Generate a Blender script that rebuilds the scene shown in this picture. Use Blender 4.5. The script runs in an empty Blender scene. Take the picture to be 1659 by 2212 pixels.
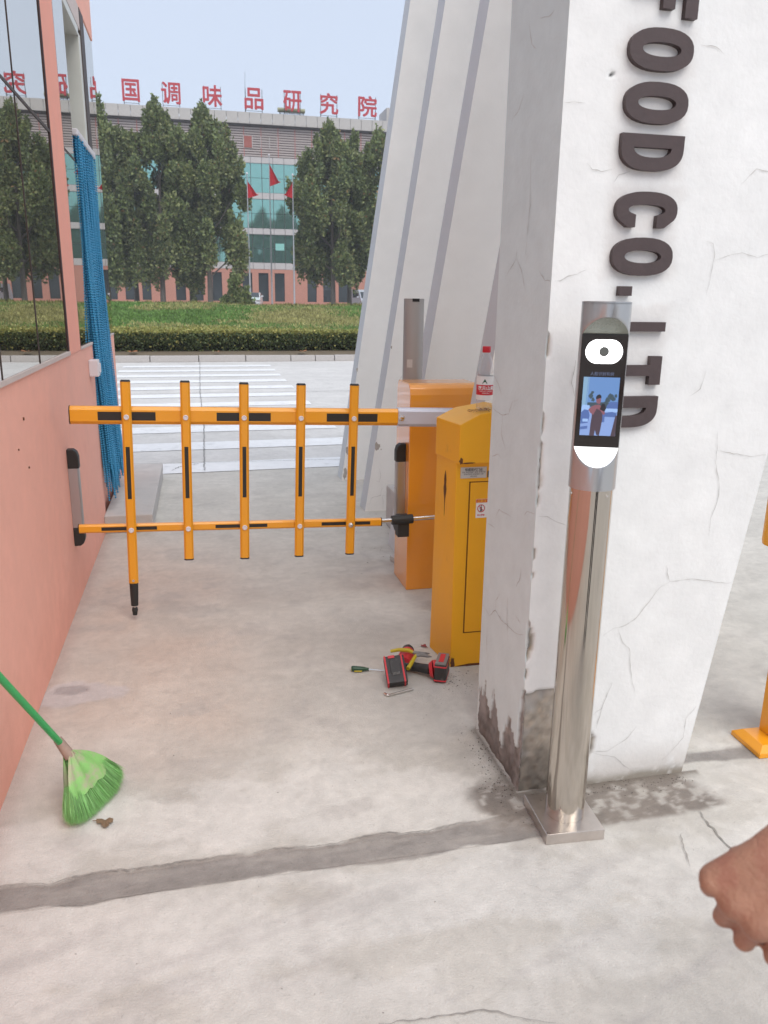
import bpy, bmesh, math, random
import numpy as np
from mathutils import Vector, Matrix

random.seed(7)
rng = np.random.default_rng(7)
scene = bpy.context.scene
COL = scene.collection

# ------------------------------------------------------------------ camera
cam = bpy.data.cameras.new("camera")
cam_ob = bpy.data.objects.new("camera", cam)
COL.objects.link(cam_ob)
# heading 13.06 degrees to the right of +Y, tilted 15.06 degrees down, rolled 0.83 degrees
psi, pit, rol = math.radians(-13.0622), math.radians(15.0605), math.radians(0.8335)
r0 = Vector((math.cos(-psi), -math.sin(-psi), 0))
f0 = Vector((math.sin(-psi), math.cos(-psi), 0))
fwd = f0 * math.cos(pit) + Vector((0, 0, -math.sin(pit)))
up = f0 * math.sin(pit) + Vector((0, 0, math.cos(pit)))
ca = r0 * math.cos(rol) + up * math.sin(rol)
cb = -r0 * math.sin(rol) + up * math.cos(rol)
m = Matrix((ca, cb, -fwd)).transposed().to_4x4()
m.translation = Vector((0, 0, 1.45))
cam_ob.matrix_world = m
cam.sensor_fit = 'HORIZONTAL'
cam.sensor_width = 36.0
cam.lens = 36.0 * 1715.5 / 1659.0
cam.clip_start = 0.05
cam.clip_end = 2000
cam.dof.use_dof = True
cam.dof.focus_distance = 3.2
cam.dof.aperture_fstop = 11
scene.camera = cam_ob

# ------------------------------------------------------------------ light
SUN_EL, SUN_AZ = math.radians(54), math.radians(163)     # azimuth clockwise from +Y
world = bpy.data.worlds.new("World")
scene.world = world
world.use_nodes = True
wn, wl = world.node_tree.nodes, world.node_tree.links
bg = wn["Background"]
sky = wn.new("ShaderNodeTexSky")
sky.sky_type = 'NISHITA'
sky.sun_disc = False
sky.sun_elevation = SUN_EL
sky.sun_rotation = SUN_AZ
sky.air_density = 1.0
sky.dust_density = 1.2
sky.ozone_density = 2.0
hz = wn.new("ShaderNodeMixRGB")
hz.inputs[0].default_value = 0.80
hz.inputs[2].default_value = (5.9, 6.55, 7.75, 1)          # thin even overcast over the blue
wl.new(sky.outputs[0], hz.inputs[1])
wl.new(hz.outputs[0], bg.inputs[0])
bg.inputs[1].default_value = 0.083
sun = bpy.data.lights.new("sun", 'SUN')
sun.energy = 1.5
sun.angle = math.radians(50)
sun.color = (1.0, 0.95, 0.87)
sun_ob = bpy.data.objects.new("sun", sun)
COL.objects.link(sun_ob)
sdir = Vector((math.sin(SUN_AZ) * math.cos(SUN_EL), math.cos(SUN_AZ) * math.cos(SUN_EL), math.sin(SUN_EL)))
sun_ob.rotation_euler = sdir.to_track_quat('Z', 'Y').to_euler()
vs = scene.view_settings
vs.view_transform = 'Standard'
vs.look = 'None'
vs.gamma = 1.0
vs.use_curve_mapping = False
vs.exposure = 0.72
scene.cycles.max_bounces = 8
scene.cycles.diffuse_bounces = 3
scene.cycles.transparent_max_bounces = 12

# ------------------------------------------------------------------ helpers
def S(r, g, b, k=1.0):
    f = lambda c: ((c / 255) / 12.92 if c / 255 <= 0.04045 else ((c / 255 + 0.055) / 1.055) ** 2.4) * k
    return (f(r), f(g), f(b))

_perm = rng.random((8, 256, 256))
def vnoise(x, y, s=0):
    x = np.asarray(x, float); y = np.asarray(y, float)
    xi = np.floor(x).astype(int); yi = np.floor(y).astype(int)
    fx = x - xi; fy = y - yi
    fx = fx * fx * (3 - 2 * fx); fy = fy * fy * (3 - 2 * fy)
    P = _perm[s % 8]; o = 17 * (s // 8)
    a = P[(xi + o) % 256, yi % 256]; b = P[(xi + 1 + o) % 256, yi % 256]
    c = P[(xi + o) % 256, (yi + 1) % 256]; d = P[(xi + 1 + o) % 256, (yi + 1) % 256]
    return (a * (1 - fx) + b * fx) * (1 - fy) + (c * (1 - fx) + d * fx) * fy
def fbm(x, y, s=0, o=4):
    t = 0; a = 0.5; n = 0
    for i in range(o):
        t = t + a * vnoise(x * 2 ** i, y * 2 ** i, s + i); n += a; a *= 0.55
    return t / n
def sst(a, b, x):
    t = np.clip((x - a) / (b - a), 0, 1)
    return t * t * (3 - 2 * t)

def mat(name, color, rough=0.6, metal=0.0, var=0.08, scale=6.0, bump=0.0, bscale=60.0, attr=None, spec=None,
        emit=None, estr=0.0, stretch=None, trans=0.0, coat=0.0, dirt=None):
    mt = bpy.data.materials.new(name); mt.use_nodes = True
    n, l = mt.node_tree.nodes, mt.node_tree.links
    p = n["Principled BSDF"]
    p.inputs["Roughness"].default_value = rough
    p.inputs["Metallic"].default_value = metal
    if coat: p.inputs["Coat Weight"].default_value = coat
    if spec is not None: p.inputs["Specular IOR Level"].default_value = spec
    tc = n.new("ShaderNodeTexCoord")
    vec = tc.outputs["Object"]
    if stretch:
        mp = n.new("ShaderNodeMapping"); mp.inputs["Scale"].default_value = stretch
        l.new(vec, mp.inputs[0]); vec = mp.outputs[0]
    if attr:
        at = n.new("ShaderNodeAttribute"); at.attribute_name = attr; base = at.outputs["Color"]
    else:
        rg = n.new("ShaderNodeRGB"); rg.outputs[0].default_value = (*color, 1); base = rg.outputs[0]
    if var > 0:
        nz = n.new("ShaderNodeTexNoise"); nz.inputs["Scale"].default_value = scale
        nz.inputs["Detail"].default_value = 5; nz.inputs["Roughness"].default_value = 0.62
        l.new(vec, nz.inputs["Vector"])
        mr = n.new("ShaderNodeMapRange")
        mr.inputs[1].default_value = 0.25; mr.inputs[2].default_value = 0.75
        mr.inputs[3].default_value = 1 - var; mr.inputs[4].default_value = 1 + var
        l.new(nz.outputs[0], mr.inputs[0])
        mx = n.new("ShaderNodeVectorMath"); mx.operation = 'SCALE'
        l.new(base, mx.inputs[0]); l.new(mr.outputs[0], mx.inputs["Scale"]); base = mx.outputs[0]
        mr2 = n.new("ShaderNodeMapRange")
        mr2.inputs[1].default_value = 0.2; mr2.inputs[2].default_value = 0.8
        mr2.inputs[3].default_value = max(rough - 0.07, 0.02); mr2.inputs[4].default_value = min(rough + 0.1, 1)
        l.new(nz.outputs[0], mr2.inputs[0])
        if rough > 0.05: l.new(mr2.outputs[0], p.inputs["Roughness"])
    if dirt:                                     # (colour, scale, threshold): scattered stains
        dn = n.new("ShaderNodeTexNoise"); dn.inputs["Scale"].default_value = dirt[1]; dn.inputs["Detail"].default_value = 8
        dn.inputs["Roughness"].default_value = 0.7
        l.new(tc.outputs["Object"], dn.inputs["Vector"])
        dm = n.new("ShaderNodeMapRange"); dm.inputs[1].default_value = dirt[2]; dm.inputs[2].default_value = dirt[2] + 0.12
        dm.inputs[4].default_value = dirt[3] if len(dirt) > 3 else 0.7
        l.new(dn.outputs[0], dm.inputs[0])
        mm = n.new("ShaderNodeMixRGB"); mm.inputs[2].default_value = (*dirt[0], 1)
        l.new(dm.outputs[0], mm.inputs[0]); l.new(base, mm.inputs[1]); base = mm.outputs[0]
    l.new(base, p.inputs["Base Color"])
    if bump > 0:
        nb = n.new("ShaderNodeTexNoise"); nb.inputs["Scale"].default_value = bscale; nb.inputs["Detail"].default_value = 4
        l.new(vec, nb.inputs["Vector"])
        bp = n.new("ShaderNodeBump"); bp.inputs["Strength"].default_value = bump; bp.inputs["Distance"].default_value = 0.004
        l.new(nb.outputs[0], bp.inputs["Height"]); l.new(bp.outputs[0], p.inputs["Normal"])
    if emit:
        p.inputs["Emission Color"].default_value = (*emit, 1); p.inputs["Emission Strength"].default_value = estr
    if trans > 0:
        tr = n.new("ShaderNodeBsdfTranslucent"); l.new(base, tr.inputs[0])
        ms = n.new("ShaderNodeMixShader"); ms.inputs[0].default_value = trans
        out = n["Material Output"]
        l.new(p.outputs[0], ms.inputs[1]); l.new(tr.outputs[0], ms.inputs[2]); l.new(ms.outputs[0], out.inputs[0])
    return mt

def setp(o, label=None, cat=None, group=None, kind=None):
    if label: o["label"] = label
    if cat: o["category"] = cat
    if group: o["group"] = group
    if kind: o["kind"] = kind
    return o

def obj(name, me, material=None, parent=None, **kw):
    o = bpy.data.objects.new(name, me); COL.objects.link(o)
    if material and me is not None and len(me.materials) == 0: me.materials.append(material)
    if parent: o.parent = parent; 
    setp(o, **kw)
    return o

def thing(name, loc, label, cat, group=None):
    o = bpy.data.objects.new(name, None); COL.objects.link(o)
    o.location = loc; o.empty_display_size = 0.1
    setp(o, label, cat, group)
    return o

def np_mesh(name, V, F, smooth=False):
    me = bpy.data.meshes.new(name)
    V = np.ascontiguousarray(V, dtype=np.float32); F = np.ascontiguousarray(F, dtype=np.int32)
    n, k = F.shape
    me.vertices.add(len(V)); me.vertices.foreach_set("co", V.ravel())
    me.loops.add(n * k); me.loops.foreach_set("vertex_index", F.ravel())
    me.polygons.add(n); me.polygons.foreach_set("loop_start", np.arange(0, n * k, k, dtype=np.int32))
    if smooth: me.polygons.foreach_set("use_smooth", np.ones(n, dtype=bool))
    me.update(calc_edges=True)
    return me

def col_attr(me, rgb, domain='POINT', name="tint"):
    a = me.color_attributes.new(name, 'FLOAT_COLOR', domain)
    c = np.ones((len(rgb), 4), dtype=np.float32); c[:, :3] = rgb
    a.data.foreach_set("color", c.ravel())

class MB:
    """collects simple solids; build() links them as one mesh, in the parent's local frame"""
    def __init__(s, origin=(0, 0, 0)):
        s.v = []; s.f = []; s.o = Vector(origin); s.M = None
    def add(s, vs, fs):
        n = len(s.v)
        for v in vs:
            v = Vector(v)
            if s.M is not None: v = s.M @ v
            s.v.append(v - s.o)
        s.f += [tuple(i + n for i in f) for f in fs]
        return s
    def box(s, x0, x1, y0, y1, z0, z1):
        vs = [(x, y, z) for z in (z0, z1) for y in (y0, y1) for x in (x0, x1)]
        return s.add(vs, [(0, 2, 3, 1), (4, 5, 7, 6), (0, 1, 5, 4), (2, 6, 7, 3), (0, 4, 6, 2), (1, 3, 7, 5)])
    def prism(s, prof, axis, a, b):
        """prof: outline of 2D points; axis 'x','y','z' extrusion between a and b"""
        def P(p, t):
            return {'x': (t, p[0], p[1]), 'y': (p[0], t, p[1]), 'z': (p[0], p[1], t)}[axis]
        n = len(prof)
        vs = [P(p, a) for p in prof] + [P(p, b) for p in prof]
        fs = [tuple(range(n)), tuple(reversed(range(n, 2 * n)))] + [(i, i + n, (i + 1) % n + n, (i + 1) % n) for i in range(n)]
        return s.add(vs, fs)
    def tube(s, p0, p1, r0, r1=None, seg=12, caps=True):
        p0, p1 = Vector(p0), Vector(p1); r1 = r0 if r1 is None else r1
        d = (p1 - p0).normalized(); a = d.orthogonal().normalized(); b = d.cross(a)
        vs = []
        for p, r in ((p0, r0), (p1, r1)):
            for i in range(seg):
                t = 2 * math.pi * i / seg
                vs.append(p + a * (r * math.cos(t)) + b * (r * math.sin(t)))
        fs = [(i, (i + 1) % seg, (i + 1) % seg + seg, i + seg) for i in range(seg)]
        if caps: fs += [tuple(reversed(range(seg))), tuple(range(seg, 2 * seg))]
        return s.add(vs, fs)
    def path(s, pts, radii, seg=8):
        for i in range(len(pts) - 1):
            s.tube(pts[i], pts[i + 1], radii[i], radii[i + 1], seg, caps=True)
        return s
    def lathe(s, c, prof, seg=24, axis='z'):
        """prof: list of (radius, height)"""
        c = Vector(c); vs = []
        for r, h in prof:
            for i in range(seg):
                t = 2 * math.pi * i / seg
                p = (r * math.cos(t), r * math.sin(t), h)
                if axis == 'y': p = (p[0], -h, p[1])
                if axis == 'x': p = (h, p[0], p[1])
                vs.append(c + Vector(p))
        fs = []
        for k in range(len(prof) - 1):
            for i in range(seg):
                j = (i + 1) % seg
                fs.append((k * seg + i, k * seg + j, (k + 1) * seg + j, (k + 1) * seg + i))
        fs += [tuple(reversed(range(seg))), tuple(range((len(prof) - 1) * seg, len(prof) * seg))]
        return s.add(vs, fs)
    def build(s, name, material, parent=None, bevel=0.0, smooth=False, segs=2, **kw):
        me = bpy.data.meshes.new(name)
        bm = bmesh.new()
        vv = [bm.verts.new(v) for v in s.v]
        for f in s.f:
            try: bm.faces.new([vv[i] for i in f])
            except ValueError: pass
        bmesh.ops.remove_doubles(bm, verts=bm.verts, dist=1e-6)
        bmesh.ops.recalc_face_normals(bm, faces=bm.faces)
        if bevel > 0:
            es = [e for e in bm.edges if len(e.link_faces) == 2 and e.calc_face_angle(0) > 0.5]
            bmesh.ops.bevel(bm, geom=es, offset=bevel, segments=segs, profile=0.6, affect='EDGES', clamp_overlap=True)
        for f in bm.faces: f.smooth = smooth
        if smooth:
            for e in bm.edges:
                if len(e.link_faces) == 2 and e.calc_face_angle(0) > 0.6: e.smooth = False
        bm.to_mesh(me); bm.free()
        return obj(name, me, material, parent, **kw)

def ribbon(mb, pts, w, z=None, plane='z', off=0.0, jit=0.4, taper=True):
    """thin irregular strip along a polyline lying in a plane (z: ground, y: wall facing -Y, x: wall facing -X)"""
    P = []
    for i in range(len(pts) - 1):
        a, b = np.array(pts[i]), np.array(pts[i + 1]); L = np.linalg.norm(b - a); n = max(2, int(L / 0.012))
        for k in range(n):
            P.append(a + (b - a) * k / n)
    P.append(np.array(pts[-1])); n = len(P)
    r = random.Random(len(pts) * 31 + int(pts[0][0] * 1000))
    Q = []
    for i, p in enumerate(P):
        q = P[min(i + 1, n - 1)] - P[max(i - 1, 0)]; q = q / (np.linalg.norm(q) + 1e-9); nn = np.array((-q[1], q[0]))
        wob = r.uniform(-1, 1) * w * 1.2
        ww = w * (0.5 + r.random() * jit * 1.6)
        if taper: ww *= min(1, 0.25 + 2.2 * min(i, n - 1 - i) / n + 0.1)
        c = p + nn * wob
        Q += [c - nn * ww / 2, c + nn * ww / 2]
    T = {'z': lambda p: (p[0], p[1], off), 'y': lambda p: (p[0], off, p[1]), 'x': lambda p: (off, p[0], p[1])}[plane]
    mb.add([T(p) for p in Q], [(2 * i, 2 * i + 1, 2 * i + 3, 2 * i + 2) for i in range(n - 1)])

def text_mesh(name, body, size, bold=0.0, extrude=0.0, res=3):
    cu = bpy.data.curves.new(name, 'FONT'); cu.body = body; cu.size = size
    cu.offset = bold; cu.extrude = extrude; cu.resolution_u = res; cu.align_x = 'CENTER'
    o = bpy.data.objects.new(name, cu); COL.objects.link(o)
    dg = bpy.context.evaluated_depsgraph_get()
    me = bpy.data.meshes.new_from_object(o.evaluated_get(dg))
    bpy.data.objects.remove(o); bpy.data.curves.remove(cu)
    me.name = name; me.materials.clear()
    return me

def poly_mesh(name, loops, extrude=0.0):
    """flat outline with holes -> mesh in XY, thickened along Z"""
    cu = bpy.data.curves.new(name, 'CURVE'); cu.dimensions = '2D'; cu.fill_mode = 'BOTH'; cu.extrude = extrude
    for lp in loops:
        sp = cu.splines.new('POLY'); sp.points.add(len(lp) - 1)
        for p, q in zip(sp.points, lp): p.co = (q[0], q[1], 0, 1)
        sp.use_cyclic_u = True
    o = bpy.data.objects.new(name, cu); COL.objects.link(o)
    dg = bpy.context.evaluated_depsgraph_get()
    me = bpy.data.meshes.new_from_object(o.evaluated_get(dg))
    bpy.data.objects.remove(o); bpy.data.curves.remove(cu)
    me.name = name; me.materials.clear()
    return me

def place_mesh(me, X, Y, Z, o):
    """map mesh local axes to world vectors X,Y,Z at o (bakes into the mesh)"""
    M = Matrix((Vector(X), Vector(Y), Vector(Z))).transposed().to_4x4(); M.translation = Vector(o)
    me.transform(M); me.update()
    return me

# ------------------------------------------------------------------ materials
M = {}
M['ground'] = mat('concrete_ground', (0, 0, 0), 0.85, var=0.07, scale=26, bump=0.5, bscale=170, attr='tint', dirt=((0.36, 0.33, 0.30), 3.1, 0.60, 0.35))
def extra_noise(mt, scale, lo, hi, a, b, detail=12, rough=.72, dist=0.0):
    """multiply the base colour by one more octave band of noise"""
    n, l = mt.node_tree.nodes, mt.node_tree.links
    p = n["Principled BSDF"]; src = p.inputs["Base Color"].links[0].from_socket
    tc = n.new("ShaderNodeTexCoord"); nz = n.new("ShaderNodeTexNoise"); nz.inputs["Scale"].default_value = scale
    nz.inputs["Detail"].default_value = detail; nz.inputs["Roughness"].default_value = rough; nz.inputs["Distortion"].default_value = dist
    mr = n.new("ShaderNodeMapRange"); mr.inputs[1].default_value = lo; mr.inputs[2].default_value = hi; mr.inputs[3].default_value = a; mr.inputs[4].default_value = b
    mx = n.new("ShaderNodeVectorMath"); mx.operation = 'SCALE'
    l.new(tc.outputs["Object"], nz.inputs["Vector"]); l.new(nz.outputs[0], mr.inputs[0]); l.new(src, mx.inputs[0]); l.new(mr.outputs[0], mx.inputs["Scale"])
    l.new(mx.outputs[0], p.inputs["Base Color"])
extra_noise(M['ground'], 2.4, .3, .7, .90, 1.10, dist=.6)
extra_noise(M['ground'], 9, .3, .7, .91, 1.09, dist=1.2)
extra_noise(M['ground'], 38, .60, .68, 1.0, .86, detail=6)
extra_noise(M['ground'], 60, .30, .38, 1.14, 1.0, detail=4)
extra_noise(M['ground'], 95, .66, .74, 1.0, .72, detail=3)
extra_noise(M['ground'], 420, .3, .7, .93, 1.07, detail=2)
M['paint_white'] = mat('crossing_paint', S(246, 246, 246, .86), 0.6, var=0.07, scale=9, bump=0.15, dirt=(S(200, 198, 196, .75), 5, 0.56, 0.55))
M['joint'] = mat('joint_filler', (0.10, 0.095, 0.09), 0.9)
M['crack'] = mat('crack_shadow', (0.30, 0.28, 0.255), 0.95, var=0.2)
M['crack_w'] = mat('plaster_crack', (0.46, 0.44, 0.42), 0.95, var=0.25, scale=30)
M['pink'] = mat('pink_render', S(247, 182, 162, .98), 0.75, var=0.045, scale=3.2, bump=0.22, bscale=90, dirt=(S(238, 165, 146, .97), 2.2, 0.60, 0.4))
M['pink_trim'] = mat('pink_trim', S(250, 172, 150, .98), 0.7, var=0.04, scale=8, bump=0.1)
M['sill'] = mat('pale_sealant', S(222, 205, 198, .85), 0.6)
M['seal'] = mat('dark_sealant', (0.045, 0.02, 0.018), 0.7)
M['plaster'] = mat('pillar_plaster', (0, 0, 0), 0.8, var=0.05, scale=14, bump=0.25, bscale=70, attr='tint')
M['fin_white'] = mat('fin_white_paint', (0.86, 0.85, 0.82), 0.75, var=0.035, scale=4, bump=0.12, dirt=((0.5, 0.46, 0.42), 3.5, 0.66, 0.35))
M['fin_shaded'] = mat('fin_shaded_paint', (0.60, 0.625, 0.64), 0.75, var=0.05, scale=5, bump=0.12)  # same white fins, side shade put into a grey base colour
M['letter'] = mat('dark_letter_paint', S(75, 62, 62), 0.55, var=0.12, scale=30, bump=0.2)
M['alu'] = mat('white_aluminium', S(226, 226, 218, .85), 0.4, var=0.03)
M['rubber'] = mat('black_rubber', (0.022, 0.021, 0.02), 0.55, var=0.15, scale=40)
M['gasket'] = mat('brown_gasket', (0.055, 0.035, 0.028), 0.55, var=0.2, scale=30)
M['dark'] = mat('dark_interior', (0.02, 0.02, 0.02), 0.8)
M['yellow'] = mat('barrier_yellow_enamel', S(255, 172, 32, .86), 0.33, var=0.03, scale=3, coat=0.35)
M['orange'] = mat('cabinet_orange_enamel', S(255, 164, 36, .90), 0.33, var=0.03, scale=3, bump=0.03, bscale=300, coat=1.0, spec=0.8)
M['yellow_old'] = mat('aged_yellow_enamel', S(255, 184, 28, .88), 0.4, var=0.05, scale=4, bump=0.05, dirt=(S(205, 135, 30, .7), 7, 0.64, 0.5))
M['black_tape'] = mat('black_reflective_tape', (0.022, 0.02, 0.017), 0.4, var=0.15, scale=30)
M['white_plastic'] = mat('white_plastic', S(238, 232, 236, .85), 0.35, var=0.02)
M['chrome'] = mat('bright_steel', (0.72, 0.70, 0.68), 0.18, metal=1.0, var=0.06, scale=20)
M['steel'] = mat('polished_stainless', (0.55, 0.505, 0.45), 0.09, metal=1.0, var=0.05, scale=6, stretch=(1, 1, 0.15))
M['plate_steel'] = mat('brushed_plate_steel', (0.66, 0.61, 0.58), 0.3, metal=1.0, var=0.1, scale=30, bump=0.1)
M['silver'] = mat('silver_anodised', (0.50, 0.51, 0.525), 0.30, metal=0.85, var=0.03)
M['grey_alu'] = mat('grey_device_shell', (0.40, 0.385, 0.375), 0.45, metal=0.4, var=0.03)
M['clamp'] = mat('silver_painted_clamp', S(214, 214, 226, .85), 0.4, metal=0.2, var=0.02)
M['black_glass'] = mat('black_screen_glass', (0.018, 0.013, 0.012), 0.12, var=0)
M['visor'] = mat('visor_ground_reflection', S(150, 156, 146, .8), 0.25, metal=0.3, var=0.05)  # grey-green of the reflected ground put into the base colour
M['led'] = mat('led_white', (1, 1, 1), 0.4, var=0, emit=(1, 1, 1), estr=2.2)
M['ledge_glow'] = mat('glowing_white_ledge', (0.85, 0.85, 0.85), 0.4, var=0, emit=(1, 1, 1), estr=0.7)  # terminal's lower ledge glows in place of the sky it reflects
M['lens'] = mat('camera_lens', (0.13, 0.14, 0.13), 0.15, var=0.1)
M['red_tool'] = mat('red_tool_plastic', S(225, 60, 70, .8), 0.45)
M['black_tool'] = mat('black_tool_plastic', (0.035, 0.032, 0.032), 0.5, var=0.25, scale=60, dirt=((0.25, 0.23, 0.21), 40, 0.6, 0.4))
M['grey_tool'] = mat('grey_tool_plastic', (0.22, 0.21, 0.20), 0.5)
M['yellow_grip'] = mat('yellow_grip', S(210, 185, 40, .8), 0.5)
M['green_grip'] = mat('dark_green_grip', S(40, 75, 50), 0.4)
M['broom_tube'] = mat('green_broom_tube', S(60, 190, 105, .8), 0.35, var=0.08, scale=20)
M['broom_head'] = mat('dusty_green_plastic', S(150, 208, 118, .85), 0.55, var=0.1, scale=25, dirt=(S(196, 182, 158, .85), 11, 0.46, 0.8))
M['bristle'] = mat('green_bristles', (0, 0, 0), 0.5, var=0, attr='tint', trans=0.4)
M['bead'] = mat('blue_beads', S(62, 158, 204, .9), 0.45, var=0.10, scale=14)
M['leafy'] = mat('leaf_clumps', (0, 0, 0), 0.55, var=0, attr='tint', trans=0.22)
M['bark'] = mat('tree_bark', (0.16, 0.14, 0.12), 0.9, var=0.25, scale=5, bump=0.5, bscale=20)
M['grass'] = mat('grass_blades', (0, 0, 0), 0.6, var=0, attr='tint', trans=0.2)
M['soil'] = mat('bank_soil', (0, 0, 0), 0.95, var=0.15, scale=3, bump=0.4, bscale=30, attr='tint')
M['kerb'] = mat('granite_kerb', S(200, 194, 190, .78), 0.85, var=0.13, scale=40, bump=0.2, dirt=((0.28, 0.25, 0.2), 6, 0.64, 0.4))
M['slab'] = mat('step_concrete', (0.52, 0.49, 0.465), 0.85, var=0.12, scale=8, bump=0.4, dirt=((0.40, 0.39, 0.385), 4, 0.55, 0.5))
M['facade_pink'] = mat('facade_pink', S(208, 148, 130, .78), 0.85, var=0.06, scale=1.2)
M['facade_white'] = mat('facade_panel', (0.50, 0.47, 0.46), 0.6, var=0.05, scale=1.3, dirt=((0.36, 0.31, 0.27), 0.9, 0.6, 0.4))
M['parapet'] = mat('parapet_panel', (0.47, 0.445, 0.42), 0.5, var=0.06, scale=1.0, dirt=((0.35, 0.30, 0.26), 0.8, 0.58, 0.4))
M['louver'] = mat('louver_slat', (0.43, 0.37, 0.35), 0.6, var=0.05)
M['louver_back'] = mat('louver_shadow_gap', (0.10, 0.07, 0.06), 0.8)
M['red_mull'] = mat('red_mullion', S(200, 120, 112, .8), 0.6)
M['red_panel'] = mat('red_louver', S(176, 96, 84, .75), 0.6)
M['mull'] = mat('dark_mullion', (0.06, 0.07, 0.07), 0.5)
M['sign_red'] = mat('sign_red', S(200, 52, 64, .80), 0.55, var=0.06, scale=0.8)
M['frame_dark'] = mat('dark_sign_frame', (0.06, 0.055, 0.055), 0.7)
M['flag'] = mat('flag_red', S(210, 30, 45, .85), 0.7, var=0.06, scale=3, trans=0.25)
M['flagpole'] = mat('flagpole_steel', (0.62, 0.62, 0.63), 0.3, metal=0.8, var=0.03)
M['car_white'] = mat('white_car_paint', S(238, 240, 244, .85), 0.25, coat=0.5, var=0.01)
M['van_silver'] = mat('silver_van_paint', S(206, 208, 216, .8), 0.3, metal=0.3, coat=0.4, var=0.02)
M['car_glass'] = mat('car_glass', (0.04, 0.05, 0.055), 0.08, var=0)
M['tyre'] = mat('tyre', (0.02, 0.02, 0.02), 0.8)
M['skin'] = mat('skin', S(184, 136, 112, .80), 0.52, var=0.14, scale=34, bump=0.35, bscale=260, dirt=(S(172, 112, 94, .78), 28, .5, .6))
M['shirt'] = mat('dark_shirt', (0.05, 0.05, 0.06), 0.85, var=0.1)
M['trousers'] = mat('dark_trousers', (0.03, 0.03, 0.035), 0.85, var=0.1)
M['hair'] = mat('black_hair', (0.012, 0.011, 0.01), 0.5)
M['label_red'] = mat('label_red', S(212, 34, 52, .9), 0.4, var=0)
M['label_white'] = mat('label_white', (0.82, 0.82, 0.82), 0.45, var=0)
M['ink'] = mat('dark_ink', (0.05, 0.05, 0.05), 0.6, var=0)
M['ink_green'] = mat('green_ink', S(25, 90, 70), 0.5, var=0)
M['aluplate'] = mat('maker_plate', (0.58, 0.57, 0.55), 0.45, metal=0.3, var=0.05, scale=80)
M['rust'] = mat('rust', (0.13, 0.05, 0.02), 0.9, var=0.3, scale=60)
M['brown_leaf'] = mat('dry_leaf', S(176, 120, 84, .8), 0.7, var=0.2, scale=60)
M['twig'] = mat('dry_twig', S(120, 60, 45), 0.8, var=0.3, scale=100)
M['debris'] = mat('dark_grit', (0.12, 0.10, 0.09), 0.9, var=0.3, scale=90)
M['chip'] = mat('pale_paint_chips', (0.7, 0.68, 0.66), 0.8)
M['tank'] = mat('heater_tank', S(170, 172, 130, .8), 0.4)

def foot_stain(mt, col, z0, z1, k):
    n, l = mt.node_tree.nodes, mt.node_tree.links
    p = n["Principled BSDF"]; src = p.inputs["Base Color"].links[0].from_socket
    tc = n.new("ShaderNodeTexCoord"); sx = n.new("ShaderNodeSeparateXYZ"); nz = n.new("ShaderNodeTexNoise"); nz.inputs["Scale"].default_value = 7; nz.inputs["Detail"].default_value = 9; nz.inputs["Roughness"].default_value = .7
    ad = n.new("ShaderNodeMath"); ad.operation = 'MULTIPLY_ADD'; ad.inputs[1].default_value = .55; mr = n.new("ShaderNodeMapRange"); mr.inputs[1].default_value = z1; mr.inputs[2].default_value = z0; mr.inputs[3].default_value = 0; mr.inputs[4].default_value = k
    mx = n.new("ShaderNodeMixRGB"); mx.inputs[2].default_value = (*col, 1)
    l.new(tc.outputs["Object"], sx.inputs[0]); l.new(tc.outputs["Object"], nz.inputs["Vector"]); l.new(nz.outputs[0], ad.inputs[0]); l.new(sx.outputs[2], ad.inputs[2])
    l.new(ad.outputs[0], mr.inputs[0]); l.new(mr.outputs[0], mx.inputs[0]); l.new(src, mx.inputs[1]); l.new(mx.outputs[0], p.inputs["Base Color"])
foot_stain(M['pink'], S(236, 158, 134, .95), .22, .62, .45)
extra_noise(M['pink'], 14, .3, .7, .96, 1.04)
extra_noise(M['pink'], 160, .66, .74, 1.0, .86, detail=3)
extra_noise(M['plaster'], 45, .64, .72, 1.0, .93, detail=5)
extra_noise(M['plaster'], 3, .3, .7, .965, 1.03)
extra_noise(M['fin_white'], 2.2, .3, .7, .95, 1.03)
for _k in ('orange', 'yellow', 'yellow_old'):
    extra_noise(M[_k], 30, .62, .72, 1.0, .93, detail=8)
def mirror_glass(name, tint, refl):
    mt = bpy.data.materials.new(name); mt.use_nodes = True
    n, l = mt.node_tree.nodes, mt.node_tree.links
    n.remove(n["Principled BSDF"])
    g = n.new("ShaderNodeBsdfGlossy"); g.inputs["Roughness"].default_value = 0.006; g.inputs[0].default_value = (*tint, 1)
    d = n.new("ShaderNodeBsdfDiffuse"); d.inputs[0].default_value = (0.055, 0.045, 0.03, 1)
    tc = n.new("ShaderNodeTexCoord"); nz = n.new("ShaderNodeTexNoise"); nz.inputs["Scale"].default_value = 1.4
    bp = n.new("ShaderNodeBump"); bp.inputs["Strength"].default_value = 0.02; bp.inputs["Distance"].default_value = 0.01
    l.new(tc.outputs["Object"], nz.inputs["Vector"]); l.new(nz.outputs[0], bp.inputs["Height"]); l.new(bp.outputs[0], g.inputs["Normal"])
    ms = n.new("ShaderNodeMixShader"); ms.inputs[0].default_value = refl
    l.new(d.outputs[0], ms.inputs[1]); l.new(g.outputs[0], ms.inputs[2]); l.new(ms.outputs[0], n["Material Output"].inputs[0])
    return mt
M['mirror'] = mirror_glass('mirrored_window_glass', (0.84, 0.83, 0.80), 0.90)
M['curtain_glass'] = mat('green_curtain_glass', (0.27, 0.52, 0.47), 0.05, metal=0.85, var=0.03, scale=0.5)
M['dark_glass'] = mat('dark_window_glass', (0.035, 0.045, 0.05), 0.05, var=0)
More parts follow.
